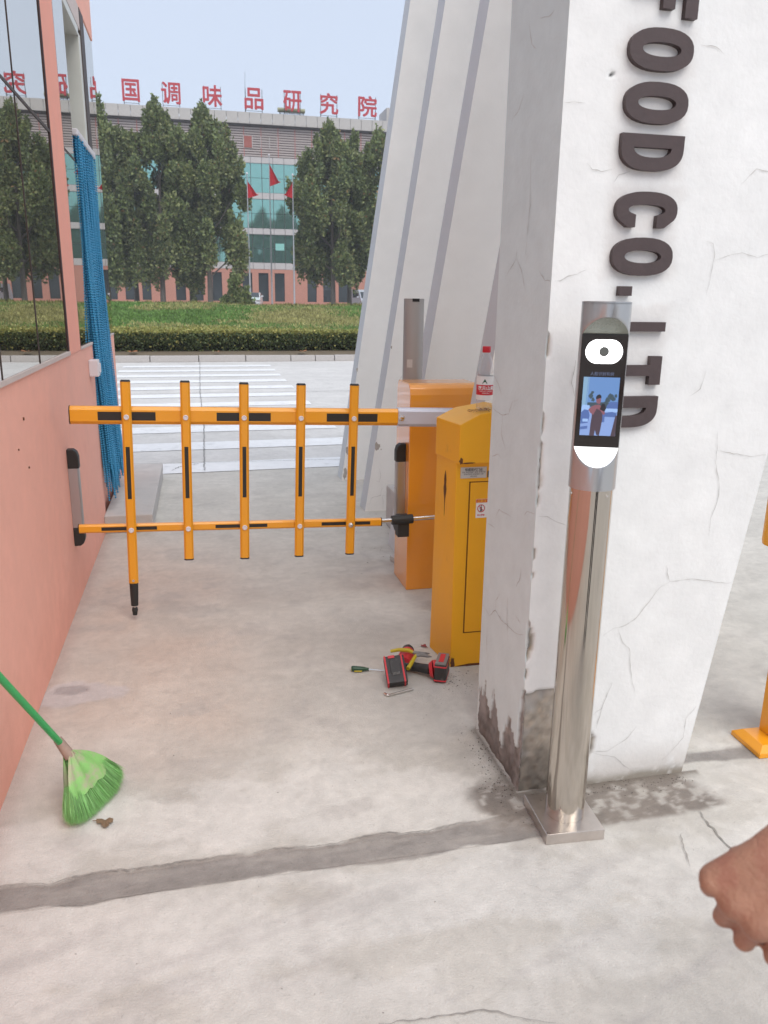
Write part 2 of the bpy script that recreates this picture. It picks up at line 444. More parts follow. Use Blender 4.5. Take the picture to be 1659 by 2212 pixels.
def clear_plastic():
    mt = bpy.data.materials.new('clear_plastic'); mt.use_nodes = True
    n, l = mt.node_tree.nodes, mt.node_tree.links
    n.remove(n["Principled BSDF"])
    t = n.new("ShaderNodeBsdfTransparent"); t.inputs[0].default_value = (0.93, 0.94, 0.95, 1)
    g = n.new("ShaderNodeBsdfGlossy"); g.inputs["Roughness"].default_value = 0.08
    lw = n.new("ShaderNodeLayerWeight"); lw.inputs[0].default_value = 0.35
    mr = n.new("ShaderNodeMapRange"); mr.inputs[3].default_value = 0.06; mr.inputs[4].default_value = 0.6
    ms = n.new("ShaderNodeMixShader")
    l.new(lw.outputs["Facing"], mr.inputs[0]); l.new(mr.outputs[0], ms.inputs[0])
    l.new(t.outputs[0], ms.inputs[1]); l.new(g.outputs[0], ms.inputs[2]); l.new(ms.outputs[0], n["Material Output"].inputs[0])
    return mt
M['clear'] = clear_plastic()

# ================================================================== GROUND
def grid_axis(parts):
    out = []
    for a, b, s in parts:
        out += list(np.arange(a, b - s * 0.5, s))
    out.append(parts[-1][1])
    return np.array(out)
def kerb_y(x): return 18.68 + 0.05 * x
gx = grid_axis([(-600, -60, 90), (-60, -6, 6), (-6, -1.0, 0.5), (-1.0, -0.62, 0.06), (-0.62, 2.6, 0.0125), (2.6, 6, 0.1), (6, 60, 6), (60, 600, 90)])
gy = grid_axis([(-600, -60, 90), (-60, -6, 6), (-6, 0.9, 0.3), (0.9, 1.70, 0.0125), (1.70, 2.05, 0.005), (2.05, 4.3, 0.0125), (4.3, 7.3, 0.04), (7.3, 19, 0.15), (19, 60, 4), (60, 900, 120)])
GX, GY = np.meshgrid(gx, gy)
def mix3(c, d, w): return c * (1 - w[..., None]) + np.array(d) * w[..., None]
def ground_rgb(X, Y):
    c = np.empty(X.shape + (3,)); c[:] = (0.535, 0.508, 0.462)
    n1 = fbm(X * 0.9, Y * 1.3, 0, 5) - 0.5; n2 = fbm(X * 4, Y * 7, 2, 4) - 0.5; n3 = fbm(X * 3 + Y * 0.6, Y * 24, 3, 3) - 0.5
    k = 1 + 0.16 * n1 + 0.14 * n2 + 0.10 * n3
    c *= k[..., None]
    # pink dust washed off the wall
    w = np.exp(-((X + 0.35) / 0.62) ** 2) * sst(2.0, 2.7, Y) * (1 - sst(4.0, 5.2, Y)) * np.clip(0.35 + 1.5 * (fbm(X * 2.2, Y * 2.2, 4) - 0.3), 0, 1)
    c = mix3(c, (0.58, 0.43, 0.34), np.clip(w, 0, 1) * 0.62)
    # pale lime bloom either side of the cement strip
    e = fbm(X * 6.5, Y * 10, 5, 6) * .6 + fbm(X * 2, Y * 3, 2, 4) * .4
    w = sst(0.44, 0.60, e + 0.25 * np.exp(-((Y - 2.02) / 0.17) ** 2) - 0.12) * np.exp(-((Y - 2.06) / 0.30) ** 2) * sst(2.4, 1.6, X * 0.2 + 1.6)
    c = mix3(c, (0.70, 0.675, 0.635), np.clip(w * 1.2, 0, 1) * 0.62)
    w = sst(0.47, 0.64, fbm(X * 5.5, Y * 9, 6, 6) + 0.28 * np.exp(-((Y - 1.62) / 0.12) ** 2)) * np.exp(-((Y - 1.55) / 0.30) ** 2)
    c = mix3(c, (0.655, 0.635, 0.60), np.clip(w, 0, 1) * 0.7)
    # sweeping scratches in the front slab
    w = sst(0.58, 0.72, fbm(X * 2 + Y * 1.2, Y * 16 - X * 5, 7, 4)) * sst(1.75, 1.6, Y)
    c = mix3(c, (0.40, 0.375, 0.36), w * 0.35)
    # grey smears and small blotches
    w = sst(0.62, 0.74, fbm(X * 5, Y * 6, 1, 5)) * sst(6.5, 6.0, Y)
    c = mix3(c, (0.40, 0.37, 0.345), w * 0.35)
    # cement strip let into the floor
    ed = (fbm(X * 7, Y * 0 + 3.3, 2, 4) - 0.5) * 0.045; ed2 = (fbm(X * 6, Y * 0 + 9.1, 3, 4) - 0.5) * 0.06
    w = sst(1.756, 1.766, Y + ed2) * (1 - sst(1.850, 1.858, Y + ed)) * (X < 1.0)
    w = np.maximum(w, sst(1.985, 2.0, Y + ed2) * (1 - sst(2.05, 2.065, Y + ed)) * (X > 1.44) * (X < 2.6))
    dn = fbm(X * 9, Y * 14, 6, 4)
    scol = np.array((0.285, 0.262, 0.242)) * (0.62 + 0.42 * dn + 0.38 * fbm(X * 40, Y * 55, 1, 4))[..., None]
    scol = mix3(scol, (.36, .33, .30), sst(.55, .68, fbm(X * 5, Y * 30, 3)) * .6)
    c = c * (1 - w[..., None]) + scol * w[..., None]
    edge = np.exp(-((Y + ed - 1.856) / 0.007) ** 2) * (X < 1.0)
    c = mix3(c, (0.20, 0.165, 0.145), edge * 0.55)
    # damp mortar round the pillar foot
    q = fbm(X * 8, Y * 8, 5, 5)
    w = sst(0, 0.02, X - 1.0 + (q - .5) * .06) * (1 - sst(1.42, 1.50, X + (q - .5) * 0.12)) * sst(1.765, 1.79, Y + (q - 0.5) * 0.04) * (Y < 1.99)
    w = np.maximum(w, np.clip(sst(0.165, 0.09, np.hypot((X - 0.86), (Y - 1.92)) + (q - .5) * .10), 0, 1))
    q2 = fbm(X * 30, Y * 30, 7, 4)
    w = w * (1 - .55 * sst(.52, .66, q2)) 
    c = c * (1 - w[..., None]) + (np.array((0.225, 0.195, 0.170)) * (0.55 + 0.45 * q + 0.45 * q2)[..., None]) * w[..., None]
    # grime line along the pillar and along the booth wall
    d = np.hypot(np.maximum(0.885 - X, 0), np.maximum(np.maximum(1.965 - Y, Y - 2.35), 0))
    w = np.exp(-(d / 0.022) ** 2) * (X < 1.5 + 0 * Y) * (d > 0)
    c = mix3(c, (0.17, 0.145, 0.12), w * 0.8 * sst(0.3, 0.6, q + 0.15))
    w = np.exp(-((X + 0.62) / 0.05) ** 2) * (Y < 6.5)
    c = mix3(c, (0.42, 0.31, 0.27), w * 0.55)
    # scraped pale patch by the wall
    r = np.hypot((X + 0.50) / 0.16, (Y - 2.88) / 0.10) + (fbm(X * 9, Y * 9, 3) - 0.5) * 0.9
    c = mix3(c, (0.55, 0.50, 0.485), sst(1.05, 0.85, r) * 0.8)
    r = np.hypot((X + 0.53) / 0.07, (Y - 2.92) / 0.04) + (fbm(X * 14, Y * 14, 4) - 0.5) * 0.8
    c = mix3(c, (0.36, 0.32, 0.31), sst(1.05, 0.8, r) * 0.8)
    # the road
    w = sst(6.72, 6.86, Y - 0.05 * X)
    road = np.array((0.58, 0.562, 0.54)) * (1 + 0.12 * n1 + 0.10 * n2 + 0.12 * (fbm(X * 0.5, Y * 3, 6) - .5))[..., None]
    c = c * (1 - w[..., None]) + road * w[..., None]
    return np.clip(c, 0.02, 0.85)
rgb = ground_rgb(GX, GY)
GZ = (fbm(GX * 6, GY * 6, 4, 4) - 0.5) * 0.004
GZ = np.where((np.abs(GX) < 3) & (GY > 0.8) & (GY < 4.3), GZ, 0)
strip = ((GY > 1.762) & (GY < 1.855) & (GX < 0.82)).astype(float)
GZ -= strip * (0.003 + 0.003 * fbm(GX * 20, GY * 20, 3))
ny, nx = GX.shape
idx = np.arange(ny * nx).reshape(ny, nx)
F = np.stack([idx[:-1, :-1], idx[:-1, 1:], idx[1:, 1:], idx[1:, :-1]], -1).reshape(-1, 4)
gm = np_mesh('ground', np.stack([GX, GY, GZ], -1).reshape(-1, 3), F, smooth=True)
col_attr(gm, rgb.reshape(-1, 3))
ground = obj('ground', gm, M['ground'], kind='structure')

mb = MB()
for pts, w in [([(1.38, 1.769), (1.367, 1.719), (1.368, 1.676), (1.366, 1.631), (1.37, 1.579)], .004),
               ([(1.264, 1.69), (1.229, 1.609), (1.209, 1.561)], .0022),
               ([(0.30, 1.272), (0.466, 1.262), (0.494, 1.26), (0.523, 1.259), (0.552, 1.248), (0.579, 1.231), (0.614, 1.214), (0.66, 1.20)], .0022)]:
    ribbon(mb, pts, w, plane='z', off=0.0045, jit=0.8)
for x_a, x_b, yy_ in ((-.60, .05, 1.855), (.08, .80, 1.855), (-.50, -.1, 1.761)):
    pts_ = [(x_, yy_ - (float(fbm(x_ * 7, 3.3, 2, 4) - .5) * .045 if yy_ > 1.8 else float(fbm(x_ * 6, 9.1, 3, 4) - .5) * .06)) for x_ in np.arange(x_a, x_b, .02)]
    ribbon(mb, pts_, .0022, plane='z', off=.0045, jit=.9)
mb.build('crack', M['crack'], ground)
jm = MB()
ribbon(jm, [(0.0, 6.82), (0.02, 9.5), (-0.01, 12.6), (0.01, 18.6)], 0.008, plane='z', off=0.0085, jit=0.3, taper=False)
ribbon(jm, [(-0.62, 7.19), (0.0, 7.17), (1.2, 7.13), (2.6, 7.1)], 0.007, plane='z', off=0.0085, jit=0.4, taper=False)
ribbon(jm, [(-3, 12.5), (1.0, 12.6), (6, 12.7)], 0.016, plane='z', off=0.0085, jit=0.3, taper=False)
ribbon(jm, [(0.0, 7.17), (-0.22, 7.0), (-0.27, 6.86)], 0.008, plane='z', off=0.0085, jit=0.6)
jm.build('joint', M['joint'], ground)
# painted crossing: each bar is a part
crossing = thing('zebra_crossing', (0, 12, 0), None, None); crossing['kind'] = 'structure'
for k in range(11):
    yc = 6.98 + 1.055 * k
    b = MB((0, 12, 0))
    n = 40; top = []; bot = []
    for i in range(n + 1):
        x = -1.55 + (3.06) * i / n
        top.append((x, yc + 0.21 + 0.05 * x + random.uniform(-.004, .004))); bot.append((x, yc - 0.21 + 0.05 * x + random.uniform(-.004, .004)))
    vs = [(p[0], p[1], 0.0045) for p in bot] + [(p[0], p[1], 0.0045) for p in top]
    b.add(vs, [(i, i + 1, i + n + 2, i + n + 1) for i in range(n)])
    b.build('painted_bar', M['paint_white'], crossing)

# kerb stones
kerb = thing('kerb', (0, kerb_y(0), 0), None, None); kerb['kind'] = 'structure'
xs = [-13.7, -12.6, -11.6, -10.5, -9.5, -8.4, -7.4, -6.3, -5.3, -4.2, -3.18, -2.12, -1.07, -0.01, 1.04, 2.08, 2.66, 3.12, 4.1, 5.1, 6.1, 7.2, 8.2, 9.2, 10.3, 11.3, 12.3, 13.3]
for i in range(len(xs) - 1):
    a, c = xs[i] + 0.008, xs[i + 1] - 0.008
    b = MB((0, kerb_y(0), 0)); dz = random.uniform(-0.006, 0.006)
    b.add([(a, kerb_y(a), 0), (c, kerb_y(c), 0), (c, kerb_y(c) + .15, 0), (a, kerb_y(a) + .15, 0),
           (a, kerb_y(a) + .012, .14 + dz), (c, kerb_y(c) + .012, .14 + dz), (c, kerb_y(c) + .15, .14 + dz), (a, kerb_y(a) + .15, .14 + dz)],
          [(0, 3, 2, 1), (4, 5, 6, 7), (0, 1, 5, 4), (1, 2, 6, 5), (2, 3, 7, 6), (3, 0, 4, 7)])
    b.build('kerb_stone', M['kerb'], kerb, bevel=0.012)

# ------------------------------------------------------------------ planted bank
def bank_z(X, Y):
    y = Y - 0.05 * X
    base = 0.12 + 0.06 * sst(18.9, 19.6, y) + 0.36 * sst(19.9, 22.0, y) + 0.56 * sst(22.0, 28.5, y)
    base = base + (fbm(X * 0.35, Y * 0.35, 5) - 0.5) * 0.16 * sst(21, 24, y)
    fall = sst(30, 36, y)
    return base * (1 - fall) + 0.40 * fall
bx = grid_axis([(-400, -40, 60), (-40, -16, 2), (-16, 18, 0.25), (18, 40, 2), (40, 400, 60)]); by = np.concatenate([np.arange(18.82, 36, 0.22), np.array([38, 45, 60, 90, 140, 300, 800])])
BX, BY = np.meshgrid(bx, by); BYs = BY + 0.05 * np.clip(BX, -40, 40)
BZ = bank_z(np.clip(BX, -40, 40), BYs)
dry = fbm(BX * 0.45, BY * 0.6, 1, 4)
def bank_rgb(X, Y):
    y = Y - 0.05 * X
    c = np.empty(X.shape + (3,)); c[:] = (0.10, 0.115, 0.045)
    c = mix3(c, (0.16, 0.125, 0.085), 1 - sst(19.6, 20.8, y))
    c = mix3(c, (0.36, 0.34, 0.33), sst(31, 34, y))
    return c
bme = np_mesh('bank', np.stack([BX, BYs, BZ], -1).reshape(-1, 3), (lambda i: np.stack([i[:-1, :-1], i[:-1, 1:], i[1:, 1:], i[1:, :-1]], -1).reshape(-1, 4))(np.arange(BX.size).reshape(BX.shape)), smooth=True)
col_attr(bme, bank_rgb(BX, BYs).reshape(-1, 3))
obj('planted_bank', bme, M['soil'], kind='structure')

def quads_cloud(name, P, D, U, L, W, rgb, material, parent=None, bend=0.0, **kw):
    """leaf/blade quads: centre P, long axis D, side axis U, half length L, half width W"""
    n = len(P)
    L = np.asarray(L).reshape(-1, 1) * np.ones((n, 1)); W = np.asarray(W).reshape(-1, 1) * np.ones((n, 1))
    a = P - D * L; b = P + U * W; c = P + D * L; d = P - U * W
    V = np.stack([a, b, c, d], 1).reshape(-1, 3)
    F = np.arange(4 * n).reshape(-1, 4)
    me = np_mesh(name, V, F)
    col_attr(me, np.repeat(rgb, 4, axis=0), 'POINT')
    return obj(name, me, material, parent, **kw)
def runit(n):
    v = rng.normal(size=(n, 3)); return v / np.linalg.norm(v, axis=1, keepdims=True)
def perp(D):
    v = np.cross(D, runit(len(D))); return v / (np.linalg.norm(v, axis=1, keepdims=True) + 1e-9)

# grass on the bank
n = 120000
X = rng.uniform(-7, 9, n); y = 20.6 + (rng.random(n) ** 0.85) * 10.2; Y = y + 0.05 * X
Z = bank_z(X, Y)
dryf = fbm(X * 0.45, Y * 0.6, 1, 4); fine = fbm(X * 3, Y * 3, 2, 3)
spot = np.exp(-(((X - 3.3) / 1.3) ** 2 + ((y - 25.0) / 2.2) ** 2))
w = np.clip(sst(0.56, 0.70, dryf + 0.20 * (fine - .5)) * 0.55 + 0.75 * spot + 0.9 * (1 - sst(20.8, 21.9, y)) + 0.35 * sst(28, 30, y) * (fine > .5), 0, 1)
w = np.where(rng.random(n) < w, 0.9, 0.1)
g = np.array((0.135, 0.275, 0.062)); yv = np.array((0.42, 0.38, 0.16))
rgbv = (g[None] * (1 - w[:, None]) + yv[None] * w[:, None]) * rng.uniform(0.6, 1.4, (n, 1)) * (0.7 + 0.6 * fine)[:, None]
D = np.stack([rng.normal(0, .35, n), rng.normal(0, .35, n), np.ones(n)], 1); D /= np.linalg.norm(D, axis=1, keepdims=True)
h = rng.uniform(0.022, 0.052, n) * (1 + 0.5 * w) * (0.7 + 0.6 * fbm(X * 1.5, Y * 1.5, 6))
quads_cloud('grass', np.stack([X, Y, Z + h * 0.8], 1), D, perp(D), h, rng.uniform(.012, .026, n), rgbv, M['grass'], kind='stuff', cat='grass', label='green and straw-coloured grass on the bank behind the hedge')

# clipped hedge
n = 75000
X = rng.uniform(-7, 9, n); face = rng.random(n)
yb, yt = 19.55, 20.75
front = face < 0.48
zf_ = rng.random(n)
zz = np.where(front, 0.16 + 0.52 * zf_ ** 0.8, 0.62 + rng.normal(0, 0.035, n))
y = np.where(front, yb + rng.normal(0, .05, n) + 0.16 * (1 - zf_) ** 2, rng.uniform(yb, yt, n))
lump = fbm(X * 1.3, y * 1.3, 3, 4) - 0.5
zz = zz + np.where(front, 0.0, lump * 0.16) * 1.0
y = y - np.where(front, lump * 0.28, 0)
keep = ~(front & (zz < 0.30 + 0.12 * fbm(X * 2, X * 0, 4)) & (rng.random(n) < 0.65))
X, y, zz, front = X[keep], y[keep], zz[keep], front[keep]; n = len(X)
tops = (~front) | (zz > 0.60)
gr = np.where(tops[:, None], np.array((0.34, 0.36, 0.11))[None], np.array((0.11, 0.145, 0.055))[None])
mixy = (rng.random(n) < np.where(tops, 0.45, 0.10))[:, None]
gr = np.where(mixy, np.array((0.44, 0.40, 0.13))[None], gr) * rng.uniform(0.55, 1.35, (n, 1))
D = runit(n) + np.array((0, -0.5, 0.6)); D /= np.linalg.norm(D, axis=1, keepdims=True)
hedge = thing('clipped_hedge', (0, 20.1, 0.14), 'long clipped hedge with yellow-green top behind the kerb', 'hedge')
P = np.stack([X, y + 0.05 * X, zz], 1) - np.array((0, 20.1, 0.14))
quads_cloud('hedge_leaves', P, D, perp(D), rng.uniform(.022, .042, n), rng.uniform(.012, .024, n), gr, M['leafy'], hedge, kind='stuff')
b = MB((0, 20.1, 0.14))
for i in range(260):
    x = random.uniform(-7, 9); yy = random.uniform(19.7, 20.5) + .05 * x
    b.tube((x, yy, .13), (x + random.uniform(-.08, .08), yy + random.uniform(-.08, .08), .55), .009, .004, 4)
b.build('hedge_stems', M['bark'], hedge, kind='stuff')
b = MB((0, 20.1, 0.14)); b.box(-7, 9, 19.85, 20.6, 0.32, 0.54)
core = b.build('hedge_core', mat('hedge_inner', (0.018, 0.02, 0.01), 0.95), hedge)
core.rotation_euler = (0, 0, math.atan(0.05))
# weeds on the crest
n = 2600
X = rng.uniform(-5, 9, n); y = rng.uniform(28.6, 30.4, n); Z = bank_z(X, y + .05 * X) 
D = np.stack([rng.normal(0, .25, n), rng.normal(0, .25, n), np.ones(n)], 1); D /= np.linalg.norm(D, axis=1, keepdims=True)
h = rng.uniform(0.04, 0.09, n) * (0.5 + fbm(X * 1.2, X * 0, 2))
quads_cloud('tall_weeds', np.stack([X, y + .05 * X, Z + h], 1), D, perp(D), h, rng.uniform(.012, .03, n), np.array((0.22, 0.22, 0.07)) * rng.uniform(.5, 1.5, (n, 1)), M['grass'], kind='stuff', cat='weeds', label='straggly weeds along the top of the bank')

# ================================================================== TREES
def crown_points(H, z0, R, nl, nleaf, seed, narrow=1.0):
    r = np.random.default_rng(seed)
    t = r.random(nl) ** 0.8
    prof = lambda t: R * np.clip((0.60 + 2.9 * t) * (1 - t) ** 0.92 / 1.0, 0, 1.0) ** narrow
    ang = r.uniform(0, 2 * np.pi, nl); rad = prof(t) * np.sqrt(r.uniform(0.10, 1.0, nl)) * 0.86
    cx, cy, cz = rad * np.cos(ang), rad * np.sin(ang), z0 + 0.5 + t * (H - z0 - 1.2)
    lr = r.uniform(0.40, 0.78, nl) * (R / 3.4) * (1.1 - 0.66 * t); lh = lr * r.uniform(1.5, 2.7, nl)
    # a leader at the very top and a few side spires
    cx[0:3] = r.normal(0, .15, 3); cy[0:3] = r.normal(0, .15, 3); cz[0:3] = (H - 0.7, H - 1.7, H - 2.8); lr[0:3] = (0.34, 0.50, 0.66); lh[0:3] = (0.85, 1.1, 1.3)
    cx[3:5] = (r.uniform(-.9, -.5), r.uniform(.5, .9)); cy[3:5] = 0; cz[3:5] = (H - 3.2, H - 3.9); lr[3:5] = (.36, .4); lh[3:5] = (1.3, 1.4)
    k = r.choice(nl, nleaf, p=(lr * lh) / (lr * lh).sum())
    d = r.normal(size=(nleaf, 3)); d /= np.linalg.norm(d, axis=1, keepdims=True)
    s = (r.uniform(0.55, 1.08, nleaf))[:, None]
    bul = 1 + 0.25 * np.sin(d[:, 0:1] * 7 + k[:, None]) * np.sin(d[:, 2:3] * 6)
    P = np.stack([cx[k], cy[k], cz[k]], 1) + d * s * bul * np.stack([lr[k], lr[k], lh[k]], 1)
    return P, d, k, r
GREENS = np.array(((0.150, 0.196, 0.068), (0.195, 0.232, 0.084), (0.118, 0.160, 0.060), (0.245, 0.268, 0.104)))
def tree(name, x, y, z, H, R, label, nleaf=26000, nl=95, seed=1, z0=2.6, lean=(0, 0), group='trees in front of the institute building', narrow=1.0, cat='tree', tr=0.17):
    root = thing(name, (x, y, z), label, cat, group)
    P, d, k, r = crown_points(H, z0, R, nl, nleaf, seed, narrow)
    P[:, 0] += lean[0] * P[:, 2] / H; P[:, 1] += lean[1] * P[:, 2] / H
    D = d * 0.7 + r.normal(size=d.shape) * 0.5 + np.array((0, 0, 0.35)); D /= np.linalg.norm(D, axis=1, keepdims=True)
    U = np.cross(D, r.normal(size=D.shape)); U /= np.linalg.norm(U, axis=1, keepdims=True)
    c = GREENS[(k + r.integers(0, 2, len(k))) % 4] * r.uniform(0.6, 1.45, (len(k), 1))
    yl = r.random(len(k)) < 0.012
    c[yl] = (0.30, 0.19, 0.08)
    quads_cloud('crown', P, D, U, r.uniform(.085, .16, len(k)), r.uniform(.055, .10, len(k)), c, M['leafy'], root, kind='stuff')
    b = MB(); b.path([(0, 0, -0.1), (lean[0] * .1, 0, 2.0), (lean[0] * .3, 0, H * .35), (lean[0] * .6, 0, H * .65), (lean[0] * .9, 0, H * .92)], [tr * 1.25, tr, tr * .75, tr * .45, .03], 10)
    for i in range(16):
        h = 2.3 + i * (H - 4.5) / 16; a = i * 2.4; L = R * 0.75 * (1 - h / H * .75)
        p1 = (L * .5 * math.cos(a), L * .5 * math.sin(a), h + L * .45); p2 = (L * math.cos(a), L * math.sin(a), h + L * 1.15)
        b.path([(0, 0, h), p1, p2], [tr * .4, tr * .28, .02], 6)
    b.build('trunk', M['bark'], root, smooth=True)
    return root
T = [  # x, y, height, radius, seed
    (-5.95, 60, 13.6, 3.2, 11, 'first tall tree from the left, dense and dark green, beside the booth'),
    (-2.3, 60, 13.6, 3.3, 12, 'second front tree from the left, its crown ending in twin spires'),
    (0.98, 60, 13.5, 3.60, 13, 'wide pointed tree just left of the flagpoles'),
    (9.85, 60, 13.0, 3.55, 14, 'wide pointed tree just right of the flagpoles'),
    (13.3, 60, 12.6, 3.3, 15, 'tree with its crown against the leaning white fin'),
    (-4.3, 63.5, 12.0, 2.5, 16, 'slim tree standing back between the first and second front trees'),
    (-0.3, 63.5, 12.2, 2.3, 17, 'slim tree standing back between the second and third front trees'),
    (11.7, 63.5, 12.9, 2.2, 18, 'slim tree standing back behind the two trees right of the flagpoles'),
    (-9.6, 61, 13.6, 3.3, 19, 'tree beyond the booth end, seen only mirrored in its windows'),
    (17.2, 60, 13.0, 3.5, 20, 'tree hidden behind the leaning fins beyond the van'),
]
for x, y, H, R, sd, lb in T:
    if sd in (19, 20): continue
    tree('plane_tree', x, y, 0.38, H + .1, R * .97, lb, seed=sd, nleaf=46000 if R > 3 else 26000, nl=120 if R > 3 else 66, z0=2.4, lean=(0.35 if sd in (12,) else -0.2 if sd == 14 else 0, 0))
# feathery shrub
tree('feathery_shrub', 2.15, 45, 0.42, 2.1, 1.0, 'loose feathery shrub on the bank left of the white car', nleaf=9000, nl=40, seed=31, z0=-0.3, group=None, cat='shrub', tr=.03)

# ================================================================== INSTITUTE BUILDING
FY = 90.0
inst = thing('institute_building', (5, FY, 0.38), 'long institute building with green glass storeys and a louvred top floor', 'building')
IO = (5, FY, 0.38)
MOD = 1.16; X0, X1 = -27.6, 34.8
b = MB(IO); b.box(X0, X1, FY + .3, FY + 18, 0.38, 18.9); b.build('wall', M['facade_white'], inst)
# ground floor: pink piers between dark windows
wins = [(-20.4, -19.4), (-18.6, -17.6), (-16.8, -15.8), (-13.4, -12.4), (-11.6, -10.6), (-8.95, -8.0), (-7.2, -6.28), (-5.5, -4.58), (-2.08, -1.05), (-.34, .75), (1.74, 2.75), (4.9, 5.95), (6.62, 7.69), (8.35, 9.43), (11.9, 12.92), (13.65, 14.59), (15.36, 16.48), (19.1, 20.1), (20.9, 21.9), (22.7, 23.7), (27, 28), (29, 30)]
prev = X0
b = MB(IO)
for a, c in wins:
    b.box(prev, a, FY - 0.05, FY + .28, 0.94, 3.9); prev = c
b.box(prev, X1, FY - 0.05, FY + .28, 0.94, 3.9)
b.box(X0, X1, FY - 0.055, FY + .28, 3.9, 4.27); b.box(X0, X1, FY - .12, FY + .28, 0.38, 0.94)
b.build('ground_floor_wall', M['facade_pink'], inst)
for a, c in wins:
    w = MB(IO); w.box(a, c, FY + 0.12, FY + 0.2, 0.94, 3.9); w.build('window', M['dark_glass'], inst)
b = MB(IO); b.box(X0, X1, FY - .15, FY - .055, .38, .62); b.build('plinth', mat('plinth_brown', S(140, 100, 90, .8), .8), inst)
ncol = int(round((X1 - X0) / MOD))
def strip_panels(name, z0, z1, y0, y1, material, gap=0.02, off=0.0):
    p = None
    for i in range(ncol):
        a = X0 + i * MOD + (6.08 - X0) % MOD - MOD + gap
        if p is None:
            bb = MB(); bb.box(0, MOD - 2 * gap, y0 - FY, y1 - FY, 0, z1 - z0); p = bb.build(name, material, inst, bevel=0)
        else:
            q = p.copy(); COL.objects.link(q); q.parent = inst; p = q
        p.location = (a - IO[0], random.uniform(-.012, .012), z0 - IO[2])
strip_panels('cladding_panel', 4.30, 4.95, FY - .05, FY + .25, M['facade_white'])
strip_panels('cladding_panel', 7.84, 8.43, FY - .05, FY + .25, M['facade_white'])
strip_panels('cladding_panel', 11.36, 11.97, FY - .05, FY + .25, M['facade_white'])
strip_panels('cladding_panel', 14.85, 15.43, FY - .05, FY + .25, M['facade_white'])
strip_panels('parapet_panel', 18.47, 19.53, FY - .62, FY - .42, M['parapet'])
for z0, z1 in ((4.98, 6.4), (6.44, 7.80), (8.46, 9.9), (9.94, 11.32), (12.0, 13.39), (13.43, 14.81)):
    strip_panels('glass_pane', z0, z1, FY + .02, FY + .25, M['curtain_glass'], gap=0.03)
b = MB(IO)
b.box(X0, X1, FY - .42, FY + 1, 18.35, 18.60); b.box(X0, X1, FY - .60, FY + 1, 19.30, 19.50); b.build('eaves_soffit_shade', M['frame_dark'], inst)  # near-black colour stands in for the shade beneath the parapet
b = MB(IO); b.box(X0, X1, FY + .1, FY + .28, 15.43, 18.4); b.build('louver_backing', M['louver_back'], inst)
b = MB(IO)
z = 15.50
while z < 18.3:
    b.box(X0, X1, FY - .02, FY + .1, z, z + .150); z += 0.236
b.build('louver_slats', M['louver'], inst, kind='stuff')
p = None
for i in range(36):
    a = 7.21 + (i - 18) * 1.755
    if a < X0 or a > X1: continue
    if p is None:
        bb = MB(); bb.box(0, .07, -.05, .0, 0, 2.85); p = bb.build('red_mullion', M['red_mull'], inst)
    else:
        q = p.copy(); COL.objects.link(q); q.parent = inst; p = q
    p.location = (a - IO[0], 0, 15.45 - IO[2])
for a in (-12.2, -3.9, 5.48, 13.9, 22.3):
    b = MB(IO); b.box(a, a + .82, FY - .08, FY - .02, 16.3, 17.4); w = b.build('vent_window', M['red_panel'], inst)
    b = MB(IO)
    for x in (a - .07, a + .82): b.box(x, x + .07, FY - .1, FY - .02, 16.25, 17.45)
    for x in (a + 1.7, a + 2.6, a + 3.4): b.box(x, x + .06, FY - .1, FY - .02, 16.3, 17.4)
    b.build('vent_frame', M['facade_white'], inst)
b = MB(IO); b.box(8.52, 9.45, FY - .0, FY + .03, 6.25, 6.95); b.build('pale_window', mat('pale_blind', S(150, 215, 205, .8), .6), inst)  # one pane in a paler teal
b = MB(IO); b.box(20.6, 26, FY + .3, FY + 4, 18.9, 21.0); b.build('roof_room', M['parapet'], inst)
b = MB(IO); b.tube((5.75, FY + 1, 19), (5.85, FY + 1, 23.6), .03, .012, 5); b.build('antenna', M['frame_dark'], inst)
# solar heater on the roof
sh = thing('solar_heater', (10.5, FY + .4, 18.9), 'solar water heater with a pale green tank on the roof edge', 'water heater')
b = MB((10.5, FY + .4, 18.9)); b.tube((9.09, FY + .8, 20.22), (11.93, FY + .8, 20.22), .22, seg=14); b.build('tank', M['tank'], sh, smooth=True)
b = MB((10.5, FY + .4, 18.9))
for i in range(22): b.tube((9.25 + i * .12, FY + .8, 20.05), (9.25 + i * .12, FY - .1, 19.5), .028, seg=5)
b.build('glass_tube', M['dark_glass'], sh, kind='stuff')
b = MB((10.5, FY + .4, 18.9))
for x in (9.3, 11.7): b.box(x, x + .05, FY + .7, FY + .75, 18.9, 20.1)
b.build('stand', M['frame_dark'], sh)
